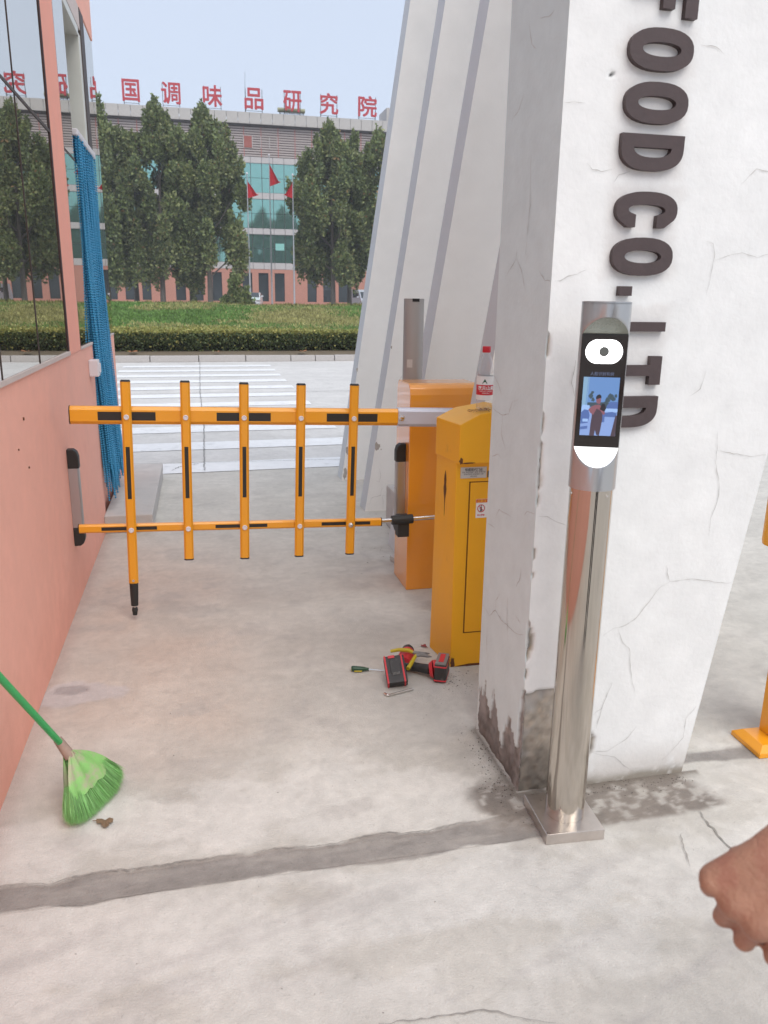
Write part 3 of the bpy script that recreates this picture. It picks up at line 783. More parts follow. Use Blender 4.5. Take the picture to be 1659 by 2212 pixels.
# roof letters
chars = [('\u4e2d', -10.55, -8.62, 'mostly hidden behind the booth'), ('\u56fd', -6.228, -4.574, 'a square box character'), ('\u8c03', -2.505, -.645, 'next right of the box character'),
         ('\u5473', 1.522, 3.419, 'above the third front tree'), ('\u54c1', 5.648, 7.558, 'made of three small boxes'), ('\u7814', 9.585, 11.466, 'in front of the solar heater'),
         ('\u7a76', 13.366, 15.307, 'second from the right'), ('\u9662', 17.42, 19.427, 'rightmost, next to the fin')]
for ch, a, c, lb in chars:
    root = thing('roof_letter', ((a + c) / 2, FY - .2, 19.0), 'red Chinese roof letter on a thin frame, ' + lb, 'letter sign', 'red letters along the roof edge')
    me = text_mesh('character', ch, 2.0, bold=0.0, extrude=0.07)
    bmx = bmesh.new()
    for ox, oy in ((0, 0), (.035, .02), (-.035, -.02), (.03, -.035), (-.03, .035)):
        me2 = me.copy(); me2.transform(Matrix.Translation((ox, oy, ox * .05))); bmx.from_mesh(me2); bpy.data.meshes.remove(me2)
    bmx.to_mesh(me); bmx.free()
    V = np.array([v.co for v in me.vertices]); lo, hi = V.min(0), V.max(0)
    sx, sy = (c - a) / (hi[0] - lo[0]), 2.0 / (hi[1] - lo[1])
    me.transform(Matrix.Translation((-(lo[0] + hi[0]) / 2, -lo[1], 0)))
    me.transform(Matrix.Diagonal((sx, sy, 1, 1)))
    place_mesh(me, (1, 0, 0), (0, 0, 1), (0, -1, 0), (0, 0, 19.88 - 19.0))
    obj('character', me, M['sign_red'], root)
    b = MB(((a + c) / 2, FY - .2, 19.0)); y0 = FY - .1
    for x in (a + .12, c - .12):
        b.box(x - .025, x + .025, y0, y0 + .05, 18.95, 21.8); b.tube((x, y0 + .05, 20.8), (x, y0 + .7, 18.95), .02, seg=4)
    for z in (19.55, 19.75): b.box(a + .1, c - .1, y0, y0 + .04, z, z + .035)
    b.build('sign_frame', M['frame_dark'], root)

# flagpoles
def flag(x, H, label, fl, y=64.0):
    root = thing('flagpole', (x, y, 0.40), label, 'flagpole', 'flagpoles in front of the institute')
    b = MB(); b.tube((0, 0, 0), (0, 0, H * .5), .065, .055, 10); b.tube((0, 0, H * .5), (0, 0, H), .045, .03, 10); b.build('pole', M['flagpole'], root, smooth=True)
    b = MB(); b.lathe((0, 0, H), [(.02, 0), (.075, .04), (.075, .10), (.02, .15)], 12); b.build('finial', M['white_plastic'], root, smooth=True)
    # drooping cloth
    side, top, w, hgt = fl
    V = []; nU, nV = 12, 14
    for j in range(nV + 1):
        v = j / nV
        for i in range(nU + 1):
            u = i / nU
            px = side * w * u * (0.05 + 0.95 * v ** 1.3); pz = top - hgt * v - u * hgt * 0.10 * (1 - v) + (0.12 * u * math.sin(v * 3))
            if v > .8: pz += u * (v - .8) * hgt * .9
            V.append((px, 0.10 * math.sin(u * 9 + v * 3) * u, pz))
    F = [(j * (nU + 1) + i, j * (nU + 1) + i + 1, (j + 1) * (nU + 1) + i + 1, (j + 1) * (nU + 1) + i) for j in range(nV) for i in range(nU)]
    me = np_mesh('flag', np.array(V), np.array(F), smooth=True); obj('flag', me, M['flag'], root)
flag(5.71, 11.1, 'tallest flagpole, in the middle, with a drooping red flag', (1, 10.75, .85, 1.75))
flag(6.80, 9.05, 'shorter flagpole on the right with a red flag hanging left', (-1, 8.75, .66, 1.15), 58.5)
flag(3.70, 9.0, 'shorter flagpole on the left half hidden by the tree, red flag', (1, 8.75, .78, 1.25), 58.5)

# ------------------------------------------------------------------ parked vehicles
def car(root, prof, glassprof, W, paint, wheels, wr):
    """side profile (y,z) with the nose at -y, extruded across x, roof narrowed"""
    def shell(pr, w0, w1, zt, name, m_, bev=.03):
        n = len(pr); vs = []
        for s in (-1, 1):
            for (y, z) in pr:
                k = (z - .75) / (zt - .75); k = max(0, min(1, k)); vs.append((s * (w0 + (w1 - w0) * k) / 2, y, z))
        b = MB(); b.add(vs, [tuple(range(n)), tuple(reversed(range(n, 2 * n)))] + [(i, i + n, (i + 1) % n + n, (i + 1) % n) for i in range(n)])
        return b.build(name, m_, root, bevel=bev)
    zt = max(p[1] for p in prof)
    shell(prof, W, W * .82, zt, 'body', paint, .05)
    g = MB(); (y0, z0), (y1, z1) = glassprof
    nrm = Vector((0, z1 - z0, -(y1 - y0))).normalized() * -1
    if nrm.y > 0: nrm = -nrm
    o = nrm * .012
    wa, wb = W * .42, W * .37
    g.add([(-wa, y0 + o.y, z0 + o.z), (wa, y0 + o.y, z0 + o.z), (wb, y1 + o.y, z1 + o.z), (-wb, y1 + o.y, z1 + o.z),
           (-wa, y0 - o.y, z0 - o.z), (wa, y0 - o.y, z0 - o.z), (wb, y1 - o.y, z1 - o.z), (-wb, y1 - o.y, z1 - o.z)],
          [(0, 1, 2, 3), (7, 6, 5, 4), (0, 4, 5, 1), (1, 5, 6, 2), (2, 6, 7, 3), (3, 7, 4, 0)])
    g.build('windscreen', M['car_glass'], root)
    for s in (-1, 1):
        h = MB(); h.box(s * W * .40 - .17, s * W * .40 + .17, prof[0][0] - .03, prof[0][0] + .2, .62, .76); h.build('headlight', M['chrome'], root, bevel=.03)
        h = MB(); h.box(s * (W / 2 + .10) - .1, s * (W / 2 + .10) + .1, y0 + .35, y0 + .5, z0 + .02, z0 + .16); h.build('mirror', paint, root, bevel=.03)
        w = MB(); w.box(s * (W * .47) - .01 * s, s * (W * .47) + .012 * s, y1 + .1, y1 + 1.6, z0 + .05, z1 - .1); w.build('side_window', M['car_glass'], root)
        for wy in wheels:
            w = MB(); w.lathe((s * (W / 2 - .1), wy, wr), [(wr * .5, -.1), (wr, -.08), (wr, .08), (wr * .5, .1)], 20, 'x'); t = w.build('wheel', M['tyre'], root, smooth=True)
            w = MB(); w.lathe((s * (W / 2 - .1), wy, wr), [(wr * .1, -.11), (wr * .6, -.105), (wr * .6, .105), (wr * .1, .11)], 12, 'x'); w.build('rim', M['chrome'], t)
    gpl = MB(); gpl.box(-.45, .45, prof[0][0] - .015, prof[0][0] + .05, .36, .56); gpl.build('grille', M['rubber'], root)
c1 = thing('parked_car', (5.15, 78.5, 0.40), 'white saloon car parked nose-on below the flagpoles', 'car')
car(c1, [(-2.2, .42), (-2.2, .78), (-1.0, .98), (-.35, 1.40), (1.1, 1.42), (1.9, 1.05), (2.2, 1.0), (2.2, .42), (1.7, .25), (-1.9, .25)], ((-1.0, .99), (-.35, 1.39)), 1.72, M['car_white'], (-1.35, 1.35), .31)
c1.rotation_euler = (0, 0, math.radians(-8))
c2 = thing('parked_van', (15.9, 79.5, 0.40), 'silver minivan parked beside the leaning fin', 'van')
car(c2, [(-1.9, .35), (-1.95, .8), (-1.7, 1.0), (-1.05, 1.62), (-.7, 1.82), (1.9, 1.85), (2.0, 1.0), (2.0, .35), (1.7, .25), (-1.7, .25)], ((-1.68, 1.03), (-1.08, 1.6)), 1.65, M['van_silver'], (-1.2, 1.3), .3)
c2.rotation_euler = (0, 0, math.radians(10))

# ================================================================== BOOTH
WX = -0.62; BO = (WX, 3, 0)
booth = thing('guard_booth', BO, 'pink guard booth with mirrored windows along its side wall', 'booth')
SILL, HEAD, TOP, YN, YF = 1.16, 3.13, 3.95, -1.2, 6.42
b = MB(BO)
b.box(WX - 2.6, WX, YN, 5.12, 0, SILL); b.box(WX - 2.6, WX, 5.95, YF, 0, SILL)
b.box(WX - 2.6, WX, YN, YF, HEAD, TOP)
b.box(WX - 2.6, WX - .30, 5.12, 5.95, 0, SILL); b.box(WX - .30, WX - .035, 5.12, 5.95, 0, .34)
b.build('wall', M['pink'], booth)
b = MB(BO); b.box(WX - 2.55, WX - .25, YN + .05, 5.0, SILL, HEAD); b.box(WX - 2.55, WX - .32, 5.0, YF - .05, SILL, HEAD); b.build('dark_interior', M['dark'], booth)
b = MB(BO); b.box(WX - .12, WX + .004, 4.20, 4.585, SILL + .001, HEAD - .001); b.build('pilaster', M['pink_trim'], booth, bevel=.001)
b = MB(BO); b.box(WX - .1, WX + .0045, 4.172, 4.199, SILL + .01, HEAD); b.box(WX - .1, WX + .003, 4.586, 4.598, SILL + .01, HEAD); b.build('dark_seal', M['seal'], booth)
def pane(y0, y1, z0=SILL + .02, z1=HEAD, nm='window'):
    w = MB(BO); fx = lambda y: WX - (y - 4.2) * .0026
    w.add([(fx(y0), y0, z0), (fx(y1), y1, z0), (fx(y1), y1, z1), (fx(y0), y0, z1), (WX - .03, y0, z0), (WX - .03, y1, z0), (WX - .03, y1, z1), (WX - .03, y0, z1)],
          [(0, 1, 2, 3), (7, 6, 5, 4), (0, 4, 5, 1), (1, 5, 6, 2), (2, 6, 7, 3), (3, 7, 4, 0)])
    return w.build(nm, M['mirror'], booth)
for y0, y1 in ((-1.15, 1.0), (1.005, 2.765), (2.775, 3.425), (3.436, 4.171)):
    pane(y0, y1, SILL + .02, 2.155); pane(y0, y1, 2.169, HEAD)
pane(4.60, 5.10, SILL + .02, 2.155); pane(4.60, 5.0, 2.169, HEAD)
pane(5.96, YF - .0, SILL + .02, HEAD)
fw = MB(BO); fw.box(WX - 2.5, WX - .03, YF - .03, YF - .01, SILL + .02, HEAD); fw.build('end_window', M['mirror'], booth)
b = MB(BO)
b.box(WX - .04, WX + .0045, -1.15, 4.17, 2.156, 2.168); b.box(WX - .04, WX + .0005, 4.6, 5.0, 2.156, 2.168)
b.box(WX - .04, WX + .0045, 3.428, 3.435, SILL + .02, 2.155); b.box(WX - .04, WX + .0045, 3.428, 3.435, 2.169, HEAD)
b.box(WX - .04, WX + .006, 2.766, 2.774, SILL + .02, 2.155); b.build('glazing_bar', M['gasket'], booth)
b = MB(BO); b.box(WX - .03, WX + .008, -1.2, 4.198, SILL, SILL + .019); b.box(WX - .03, WX + .006, 4.60, 5.11, SILL, SILL + .014); b.box(WX - .03, WX + .004, 5.96, YF, SILL, SILL + .010)
b.build('sill', M['sill'], booth, bevel=.001)
# door opening: deep white aluminium jamb and head above the curtain rail
b = MB(BO)
b.box(WX - .30, WX - .002, 5.64, 5.72, 2.345, 2.97); b.box(WX - .30, WX - .13, 5.60, 5.641, 2.345, 2.97)
b.box(WX - .30, WX - .002, 5.0, 5.64, 2.95, 3.0)
b.build('door_jamb', M['alu'], booth, bevel=.003)
b = MB(BO); b.box(WX - .129, WX - .119, 5.635, 5.6395, 2.346, 2.949); b.build('jamb_groove', M['gasket'], booth)
b = MB(BO); b.box(WX - .31, WX - .298, 5.0, 5.95, 2.3, 3.0); b.build('transom_back', M['alu'], booth)
b = MB(BO); b.box(WX - .05, WX + .004, 5.72, 5.90, 2.34, HEAD); b.build('door_gasket', M['gasket'], booth, bevel=.006)
b = MB(BO); b.box(WX - .05, WX, 5.0, 5.72, 3.001, HEAD); b.build('door_head', M['sill'], booth)
b = MB(BO); b.box(WX - .26, WX - .002, 5.905, 5.95, SILL, HEAD); b.build('door_post', M['mirror'], booth)
b = MB(BO); b.box(WX - .315, WX - .29, 5.12, 5.95, 0.1, 2.31); b.build('doorway_dark', M['dark'], booth)  # near-black sheet stands in for the unlit interior behind the curtain
# wall marks
b = MB(BO)
for y, z, r in ((3.027, 1.018, .006), (3.035, 0.84, .004), (2.9, .93, .003)): b.tube((WX, y, z), (WX + .004, y, z), r, seg=8)
b.build('nail_hole', M['rust'], booth)
# curtain
cur = thing('bead_curtain', (WX - .008, 5.5, 2.3), 'blue bead curtain hanging over the booth doorway', 'curtain')
CO = Vector((WX - .008, 5.5, 2.3))
b = MB(CO); b.box(WX - .03, WX + .012, 5.11, 5.965, 2.308, 2.346); b.build('curtain_rail', M['white_plastic'], cur, bevel=.008)
protos = []
def strand_mesh(k, L):
    r = np.random.default_rng(50 + k); V = []; F = []
    z = 0.0; ph = r.uniform(0, 6)
    i = 0
    while z < L:
        s = z / L
        cx = 0.055 * s ** 1.8 + 0.004 * math.sin(z * 5 + ph) ; cy = 0.03 * s ** 2 * math.sin(ph) + 0.008 * math.sin(z * 3.1 + ph)
        R_, hh = .0085, .0085; n = len(V)
        V.append((cx, cy, -z)); 
        for a in range(4): V.append((cx + R_ * math.cos(a * 1.5708 + i * .6), cy + R_ * math.sin(a * 1.5708 + i * .6), -z - hh))
        V.append((cx, cy, -z - 2 * hh))
        for a in range(4):
            a2 = (a + 1) % 4; F.append((n, n + 1 + a2, n + 1 + a)); F.append((n + 5, n + 1 + a, n + 1 + a2))
        z += .0155; i += 1
    return np_mesh('bead_strand', np.array(V), np.array(F))
LS = [2.13, 2.06, 2.10, 2.00, 2.12, 2.15]
protos = [strand_mesh(k, LS[k]) for k in range(6)]
for i in range(70):
    y = 5.125 + i * (0.835 / 69)
    k = random.randrange(6)
    o = obj('bead_strand', protos[k], M['bead'], cur)
    o.location = (0.0 + random.uniform(-.012, .015), y - 5.5, 0.012)
    o.scale = (1, 1, random.uniform(.94, 1.0) * (1.0 if i > 10 else .985))
    o.rotation_euler = (0, 0, random.uniform(-.3, .3))
for i in range(60):
    y = 5.125 + i * (0.83 / 59)
    o = obj('bead_strand', protos[random.randrange(6)], M['bead'], cur)
    o.location = (-.022 + random.uniform(-.006, .004), y - 5.5, 0.012); o.scale = (1, 1, random.uniform(.90, .99)); o.rotation_euler = (0, 0, random.uniform(-.5, .5))
# wall switch
sw = thing('wall_switch', (WX, 4.95, 1.04), 'small white push-button box on the pink wall beside the curtain', 'switch')
b = MB((WX, 4.95, 1.04)); b.box(WX, WX + .052, 4.87, 4.955, .99, 1.085); b.build('housing', M['white_plastic'], sw, bevel=.006)
b = MB((WX, 4.95, 1.04)); b.box(WX + .05, WX + .060, 4.885, 4.94, 1.01, 1.065); b.build('button', M['white_plastic'], sw, bevel=.004)

# doorstep
st = thing('doorstep', (-.47, 5.8, 0), 'low chipped concrete step under the blue curtain', 'step')
b = MB((-.47, 5.8, 0)); b.box(WX, -.333, 5.04, 6.62, 0.0, .055); b.box(WX, -.33, 5.02, 6.63, .056, .118)
b.build('slab', M['slab'], st, bevel=.006)

# photocell bars
def sensor(x, y, z0, z1, face, label):
    root = thing('safety_sensor', (x, y, z0), label, 'sensor', 'infrared sensor bars either side of the lane')
    s = face; w = .024
    def cap(za, zb, top):
        pr = [(0, za), (s * .058, za), (s * .058, zb), (0, zb)] if top is None else None
        b = MB()
        if top:
            pf = [(0, za), (s * .05, za), (s * .05, zb - .035), (s * .043, zb - .012), (s * .028, zb), (0, zb)]
        else:
            pf = [(0, za), (s * .028, za), (s * .043, za + .012), (s * .05, za + .035), (s * .05, zb), (0, zb)]
        b.prism(pf, 'y', -w, w); return b.build('end_cap', M['rubber'], root, bevel=.004)
    H = z1 - z0
    cap(0, .09, False); cap(H - .09, H, True)
    b = MB(); x_a, x_b = sorted((0, s * .043)); b.box(x_a, x_b, -.022, .022, .09, H - .09)
    for yy in (-.018, -.007, .004, .014):
        x_a, x_b = sorted((s * .0431, s * .047)); b.box(x_a, x_b, yy, yy + .005, .09, H - .09)
    b.build('rail', M['silver'], root, bevel=.002)
sensor(WX, 3.88, .285, .752, 1, 'infrared sensor bar mounted low on the pink booth wall')

# ================================================================== BARRIER 
BR = thing('barrier_gate', (1.12, 3.86, 0), 'new orange barrier gate with a yellow fence arm closed across the lane', 'barrier')
BRO = (1.12, 3.86, 0)
cx0, cx1, cy0, cy1 = .985, 1.335, 3.72, 3.985
pf = [(cy0, 0), (cy1, 0), (cy1, 1.01), (cy1 - .01, 1.035), (cy1 - .03, 1.052), (cy0 + .05, 1.052), (cy0 + .025, 1.046), (cy0 + .008, 1.03), (cy0, 1.0)]
b = MB(BRO); b.prism(pf, 'x', cx0, cx1); b.build('cabinet', M['orange'], BR, bevel=.004, smooth=False)
th = 0.0254
def W(u, y, v):       # boom frame: u along the arm from its tip, v up
    return Vector((-.552 + u * math.cos(th) + v * math.sin(th), y, .9505 - u * math.sin(th) + v * math.cos(th)))
def arm_prism(name, prof, u0, u1, material, bevel=0, parent=BR):
    """prof (y, v) outline swept along u"""
    b = MB(BRO); n = len(prof)
    vs = [W(u0, *p) for p in prof] + [W(u1, *p) for p in prof]
    b.add(vs, [tuple(range(n)), tuple(reversed(range(n, 2 * n)))] + [(i, i + n, (i + 1) % n + n, (i + 1) % n) for i in range(n)])
    return b.build(name, material, parent, bevel=bevel)
def hexp(yc, hw, v0, v1, ch): return [(yc - hw, v0 + ch), (yc - hw, v1 - ch), (yc - hw + ch * .9, v1), (yc + hw - ch * .9, v1), (yc + hw, v1 - ch), (yc + hw, v0 + ch), (yc + hw - ch * .9, v0), (yc - hw + ch * .9, v0)]
boom = arm_prism('boom', hexp(3.60, .022, -.0385, .0385, .014), 0.004, 1.45, M['yellow'], .0015)
arm_prism('boom_cap', hexp(3.60, .0225, -.039, .039, .014), 0.0, .0035, M['rubber'])
clamp = arm_prism('arm_clamp', hexp(3.605, .03, -.043, .043, .014), 1.444, 1.72, M['clamp'], .002)
rail = arm_prism('lower_rail', hexp(3.60, .014, -.527, -.489, .007), .012, 1.385, M['yellow'], .001)
arm_prism('rail_cap', hexp(3.60, .0145, -.5275, -.4885, .007), 1.3853, 1.389, M['rubber'])
arm_prism('rail_cap', hexp(3.60, .0145, -.5275, -.4885, .007), .008, .0118, M['rubber'])
b = MB(BRO); b.tube(W(1.389, 3.60, -.505), W(1.75, 3.60, -.485), .0115, seg=14); b.build('steel_rod', M['chrome'], BR, smooth=True)
b = MB(BRO); b.tube(W(1.438, 3.60, -.502), W(1.545, 3.60, -.496), .023, seg=16); b.M = None
b.box(.905, .962, 3.595, 3.655, .325, .43); b.build('rod_bracket', M['rubber'], BR, bevel=.004)
for u0, u1 in ((.117, .356), (.616, .854), (1.108, 1.345)):
    s = MB(BRO); y = 3.60 - .022 - .0008
    s.add([W(u0, y, -.020), W(u1, y, -.020), W(u1, y, .017), W(u0, y, .017)], [(0, 1, 2, 3)]); s.build('black_stripe', M['black_tape'], boom).parent = BR
for u0, u1 in ((.107, .345), (.604, .84), (1.095, 1.33)):
    s = MB(BRO); y = 3.60 - .014 - .0008
    s.add([W(u0, y, -.516), W(u1, y, -.516), W(u1, y, -.500), W(u0, y, -.500)], [(0, 1, 2, 3)]); s.build('black_stripe', M['black_tape'], BR)
PU = [.236, .483, .735, .988, 1.231]
PT = [.148, .149, .145, .145, .147]; PB = [-.762, -.652, -.655, -.653, -.650]
for i, u in enumerate(PU):
    y0 = 3.60 - .022 - .0015
    def PW(du, dy, v): return W(u + du, y0 - dy, v)
    b = MB(BRO)
    pr = [(-.021, 0), (-.021, .010), (-.0125, .020), (.0125, .020), (.021, .010), (.021, 0)]
    vs = [PW(a, d, PB[i]) for a, d in pr] + [PW(a, d, PT[i]) for a, d in pr]; n = 6
    b.add(vs, [tuple(range(n)), tuple(reversed(range(n, 2 * n)))] + [(k, k + n, (k + 1) % n + n, (k + 1) % n) for k in range(n)])
    post = b.build('fence_post', M['yellow'], BR, bevel=.001)
    b = MB(BRO)
    ends = [PT[i]] if i == 0 else [PT[i], PB[i] - .006]
    for v in ends:
        p2 = [(a * 1.03, -.0008 if d == 0 else d * 1.05) for a, d in pr]
        vs = [PW(a, d, v) for a, d in p2] + [PW(a * .8, d * .9, v + .007) for a, d in p2]
        b.add(vs, [tuple(range(n)), tuple(reversed(range(n, 2 * n)))] + [(k, k + n, (k + 1) % n + n, (k + 1) % n) for k in range(n)])
    q = b.build('post_cap', M['rubber'], post); 
    s = MB(BRO); s.add([PW(-.0085, .0208, -.365), PW(.0085, .0208, -.365), PW(.0085, .0208, -.132), PW(-.0085, .0208, -.132)], [(0, 1, 2, 3)])
    s.build('post_stripe', M['black_tape'], post)
    for v, last in ((-.003, False), (-.508, i == 4)):
        c = PW(0, .020, v); b = MB(BRO)
        if last: b.lathe(c, [(.0125, 0), (.0125, .003), (.0085, .004), (.0085, .010), (.005, .014)], 12, 'y')
        else: b.lathe(c, [(.0115, 0), (.0115, .004), (.0095, .0065), (.008, .0065), (.007, .005)], 16, 'y')
        b.build('bolt_cap', M['chrome'] if last else M['white_plastic'], post, smooth=True)
    if i == 0:
        b = MB(BRO); yy = 3.567
        b.tube(W(u, yy, -.760), W(u, yy, -.79), .0195, .019, 14); b.tube(W(u, yy, -.79), W(u, yy, -.868), .019, .0165, 14)
        b.tube(W(u, yy, -.880), W(u, yy, -.892), .012, .014, 12); b.tube(W(u, yy, -.892), W(u, yy, -.915), .013, .010, 12); b.build('rubber_foot', M['rubber'], post, smooth=True)
        b = MB(BRO); b.tube(W(u, yy, -.866), W(u, yy, -.882), .006, seg=8); b.lathe(PW(0, .02, -.745), [(.006, 0), (.006, .004)], 8, 'y'); b.build('foot_pin', M['chrome'], post)
for u in (1.462, 1.655):
    b = MB(BRO); b.lathe(W(u, 3.575, 0.0), [(.014, 0), (.014, .004), (.0095, .005), (.0095, .012), (.006, .017)], 14, 'y'); b.build('clamp_bolt', M['chrome'], BR, smooth=True)
sensor(.985, 3.80, .285, .752, -1, 'infrared sensor bar on the side of the orange barrier cabinet')

# ================================================================== OLD YELLOW CABINET
YO = (1.12, 2.95, 0)
yc = thing('old_barrier_cabinet', YO, 'older yellow barrier cabinet with rust and a hipped lid beside the near pillar', 'barrier cabinet')
yx0, yx1, yy0, yy1 = .935, 1.305, 2.825, 3.04
b = MB(YO); b.add([(yx0 + .008, yy0, 0), (yx1, yy0, 0), (yx1, yy1, 0), (yx0 - .022, yy1 - .01, 0), (yx0, yy0, .86), (yx1, yy0, .86), (yx1, yy1, .86), (yx0 - .02, yy1 - .02, .86)],
                  [(0, 3, 2, 1), (4, 5, 6, 7), (0, 1, 5, 4), (1, 2, 6, 5), (2, 3, 7, 6), (3, 0, 4, 7)])
b.build('cabinet_body', M['yellow_old'], yc, bevel=.004)
lx0, lx1, ly0, ly1 = .937, 1.325, 2.80, 2.985
lb_, lt = .850, .998
prof = [(lx0, lb_), (lx0, lt), (lx0 + .075, lt + .038), (1.131, lt + .058), (lx1 - .075, lt + .038), (lx1, lt), (lx1, lb_)]
b = MB(YO); n = len(prof)
vs = [(p[0], ly0, p[1]) for p in prof] + [(p[0] - .03, ly1 + .03, p[1]) for p in prof]
b.add(vs, [tuple(range(n)), tuple(reversed(range(n, 2 * n)))] + [(i, i + n, (i + 1) % n + n, (i + 1) % n) for i in range(n)])
b.build('lid', M['yellow_old'], yc, bevel=.004)
b = MB(YO); b.box(.995, 1.27, yy0 - .0035, yy0 + .001, .152, .771); b.build('access_door', M['yellow_old'], yc, bevel=.001)
b = MB(YO)
for x0_, x1_, z0_, z1_ in ((.990, .995, .148, .775), (.990, 1.275, .147, .152), (.990, 1.275, .771, .775)): b.box(x0_, x1_, yy0 - .001, yy0, z0_, z1_)
b.build('door_gap', mat('door_gap_shadow', S(120, 80, 20), .8), yc)
pl = MB(YO); pl.box(.953, 1.057, yy0 - .003, yy0, .789, .832); pl = pl.build('maker_plate', M['aluplate'], yc, bevel=.0005)
b = MB(YO); b.box(1.062, 1.068, yy0 - .003, yy0, .79, .815); b.build('lock', M['ink'], yc)
def flat_text(body, size, x, z, y, material, parent, org, bold=0.0, xdir=(1, 0, 0), zdir=(0, 0, 1), nrm=(0, -1, 0), name='lettering'):
    me = text_mesh(name, body, size, bold=bold, res=2)
    place_mesh(me, xdir, zdir, nrm, Vector((x, y, z)) - Vector(org))
    return obj(name, me, material, parent)
flat_text('\u6052\u76db\u73b0\u4ee3\u95e8\u4e1a', .012, 1.005, .818, yy0 - .0036, M['ink'], pl, YO, .0002)
flat_text('\u5730\u5740 \u7535\u52a8\u4f38\u7f29\u95e8 \u9053\u95f8 \u8f66\u724c\u8bc6\u522b', .0068, 1.005, .810, yy0 - .0036, M['ink'], pl, YO)
flat_text('\u505c\u8f66\u573a\u7cfb\u7edf \u5b89\u88c5\u7ef4\u4fee \u95e8\u7981', .0068, 1.005, .802, yy0 - .0036, M['ink'], pl, YO)
flat_text('\u670d\u52a1\u70ed\u7ebf', .0065, 1.005, .7935, yy0 - .0036, M['ink'], pl, YO)
sk = MB(YO); sk.box(1.020, 1.105, yy0 - .0048, yy0 - .0035, .630, .705); sk = sk.build('warning_sticker', M['label_white'], yc)
b = MB(YO); b.box(1.0205, 1.1045, yy0 - .0056, yy0 - .0049, .691, .7045); b.build('red_header', M['label_red'], sk)
flat_text('\u8fd1\u671f\u53d1\u751f\u5012\u8f66', .0135, 1.063, .6925, yy0 - .0062, mat('orange_ink', S(255, 190, 60), .5, var=0), sk, YO, .0002)
flat_text('\u7981\u6b62\u505c\u7559', .0075, 1.041, .6385, yy0 - .0054, M['label_red'], sk, YO, .0002)
flat_text('\u8bf7\u52ff\n\u9760\u8fd1', .009, 1.083, .668, yy0 - .0054, M['ink'], sk, YO)
ring = [(math.cos(t) * .0155, math.sin(t) * .0155) for t in np.linspace(0, 2 * math.pi, 28, endpoint=False)]
ring2 = [(p[0] * .84, p[1] * .84) for p in ring]
me = poly_mesh('prohibition_ring', [ring, ring2], 0.0002); place_mesh(me, (1, 0, 0), (0, 0, 1), (0, -1, 0), Vector((1.041, yy0 - .0056, .668)) - Vector(YO)); obj('prohibition_ring', me, M['label_red'], sk)
b = MB(YO)
b.box(1.0385, 1.0435, yy0 - .0056, yy0 - .0052, .664, .675); b.lathe((1.041, yy0 - .0052, .6785), [(.0022, 0), (.0022, .0004)], 10, 'y')
b.add([(1.037, yy0 - .0055, .656), (1.040, yy0 - .0055, .656), (1.0425, yy0 - .0055, .664), (1.0385, yy0 - .0055, .665)], [(0, 1, 2, 3)])
b.add([(1.043, yy0 - .0055, .656), (1.046, yy0 - .0055, .656), (1.0435, yy0 - .0055, .664), (1.041, yy0 - .0055, .665)], [(0, 1, 2, 3)])
b.add([(1.034, yy0 - .0055, .668), (1.0395, yy0 - .0055, .674), (1.0395, yy0 - .0055, .671), (1.036, yy0 - .0055, .667)], [(0, 1, 2, 3)])
b.build('walking_figure', M['ink'], sk)
b = MB(YO); b.M = Matrix.Translation((1.041, yy0 - .006, .668)) @ Matrix.Rotation(math.radians(45), 4, 'Y'); b.box(-.014, .014, 0, .0002, -.001, .001); b.build('prohibition_bar', M['label_red'], sk)
# rust
b = MB(YO)
def blot(b, c, ax, ry, rz, seed, off):
    r = random.Random(seed); pts = []
    for i in range(14):
        t = i * 2 * math.pi / 14; k = r.uniform(.55, 1.1); pts.append((c[0] + math.cos(t) * ry * k, c[1] + math.sin(t) * rz * k))
    n = len(pts)
    if ax == 'x': b.add([(off, p[0], p[1]) for p in pts], [tuple(range(n))])
    else: b.add([(p[0], off, p[1]) for p in pts], [tuple(range(n))])
for a_ in (((.945, .862), 'y', .010, .014, 3, ly0 - .0008), ((.975, .8525), 'y', .03, .003, 5, ly0 - .0010), ((1.10, .004), 'y', .14, .009, 6, yy0 - .0008), ((.95, .02), 'y', .012, .03, 7, yy0 - .0010)):
    b = MB(YO); blot(b, *a_); b.build('rust_spot', M['rust'], yc)
# rust run on the left face (leans with the sheet)
b = MB(YO)
def lp(t, z, off=.0012):     # point on left face; t 0 front..1 back
    k = z / .86
    xf, xb = yx0 + .008 * (1 - k), yx0 - .022 + .002 * k; yf, yb_ = yy0, yy1 - .01 - .01 * k
    return (xf + (xb - xf) * t - off, yf + (yb_ - yf) * t, z)
pts = []
for i in range(12):
    z = .80 - i * .018; w = [.01, .04, .06, .05, .075, .06, .035, .022, .016, .014, .01, .006][i]
    pts.append((lp(.5 - w, z), lp(.5 + w, z)))
vs = [p for pr_ in pts for p in pr_]
b.add(vs, [(2 * i, 2 * i + 1, 2 * i + 3, 2 * i + 2) for i in range(11)])
pts = [lp(.0, .0, .0016), lp(.0, .05, .0016), lp(.2, .035, .0016), lp(.45, .05, .0016), lp(.7, .04, .0016), lp(1, .07, .0016), lp(1, .0, .0016)]
b.build('rust_run', M['rust'], yc)

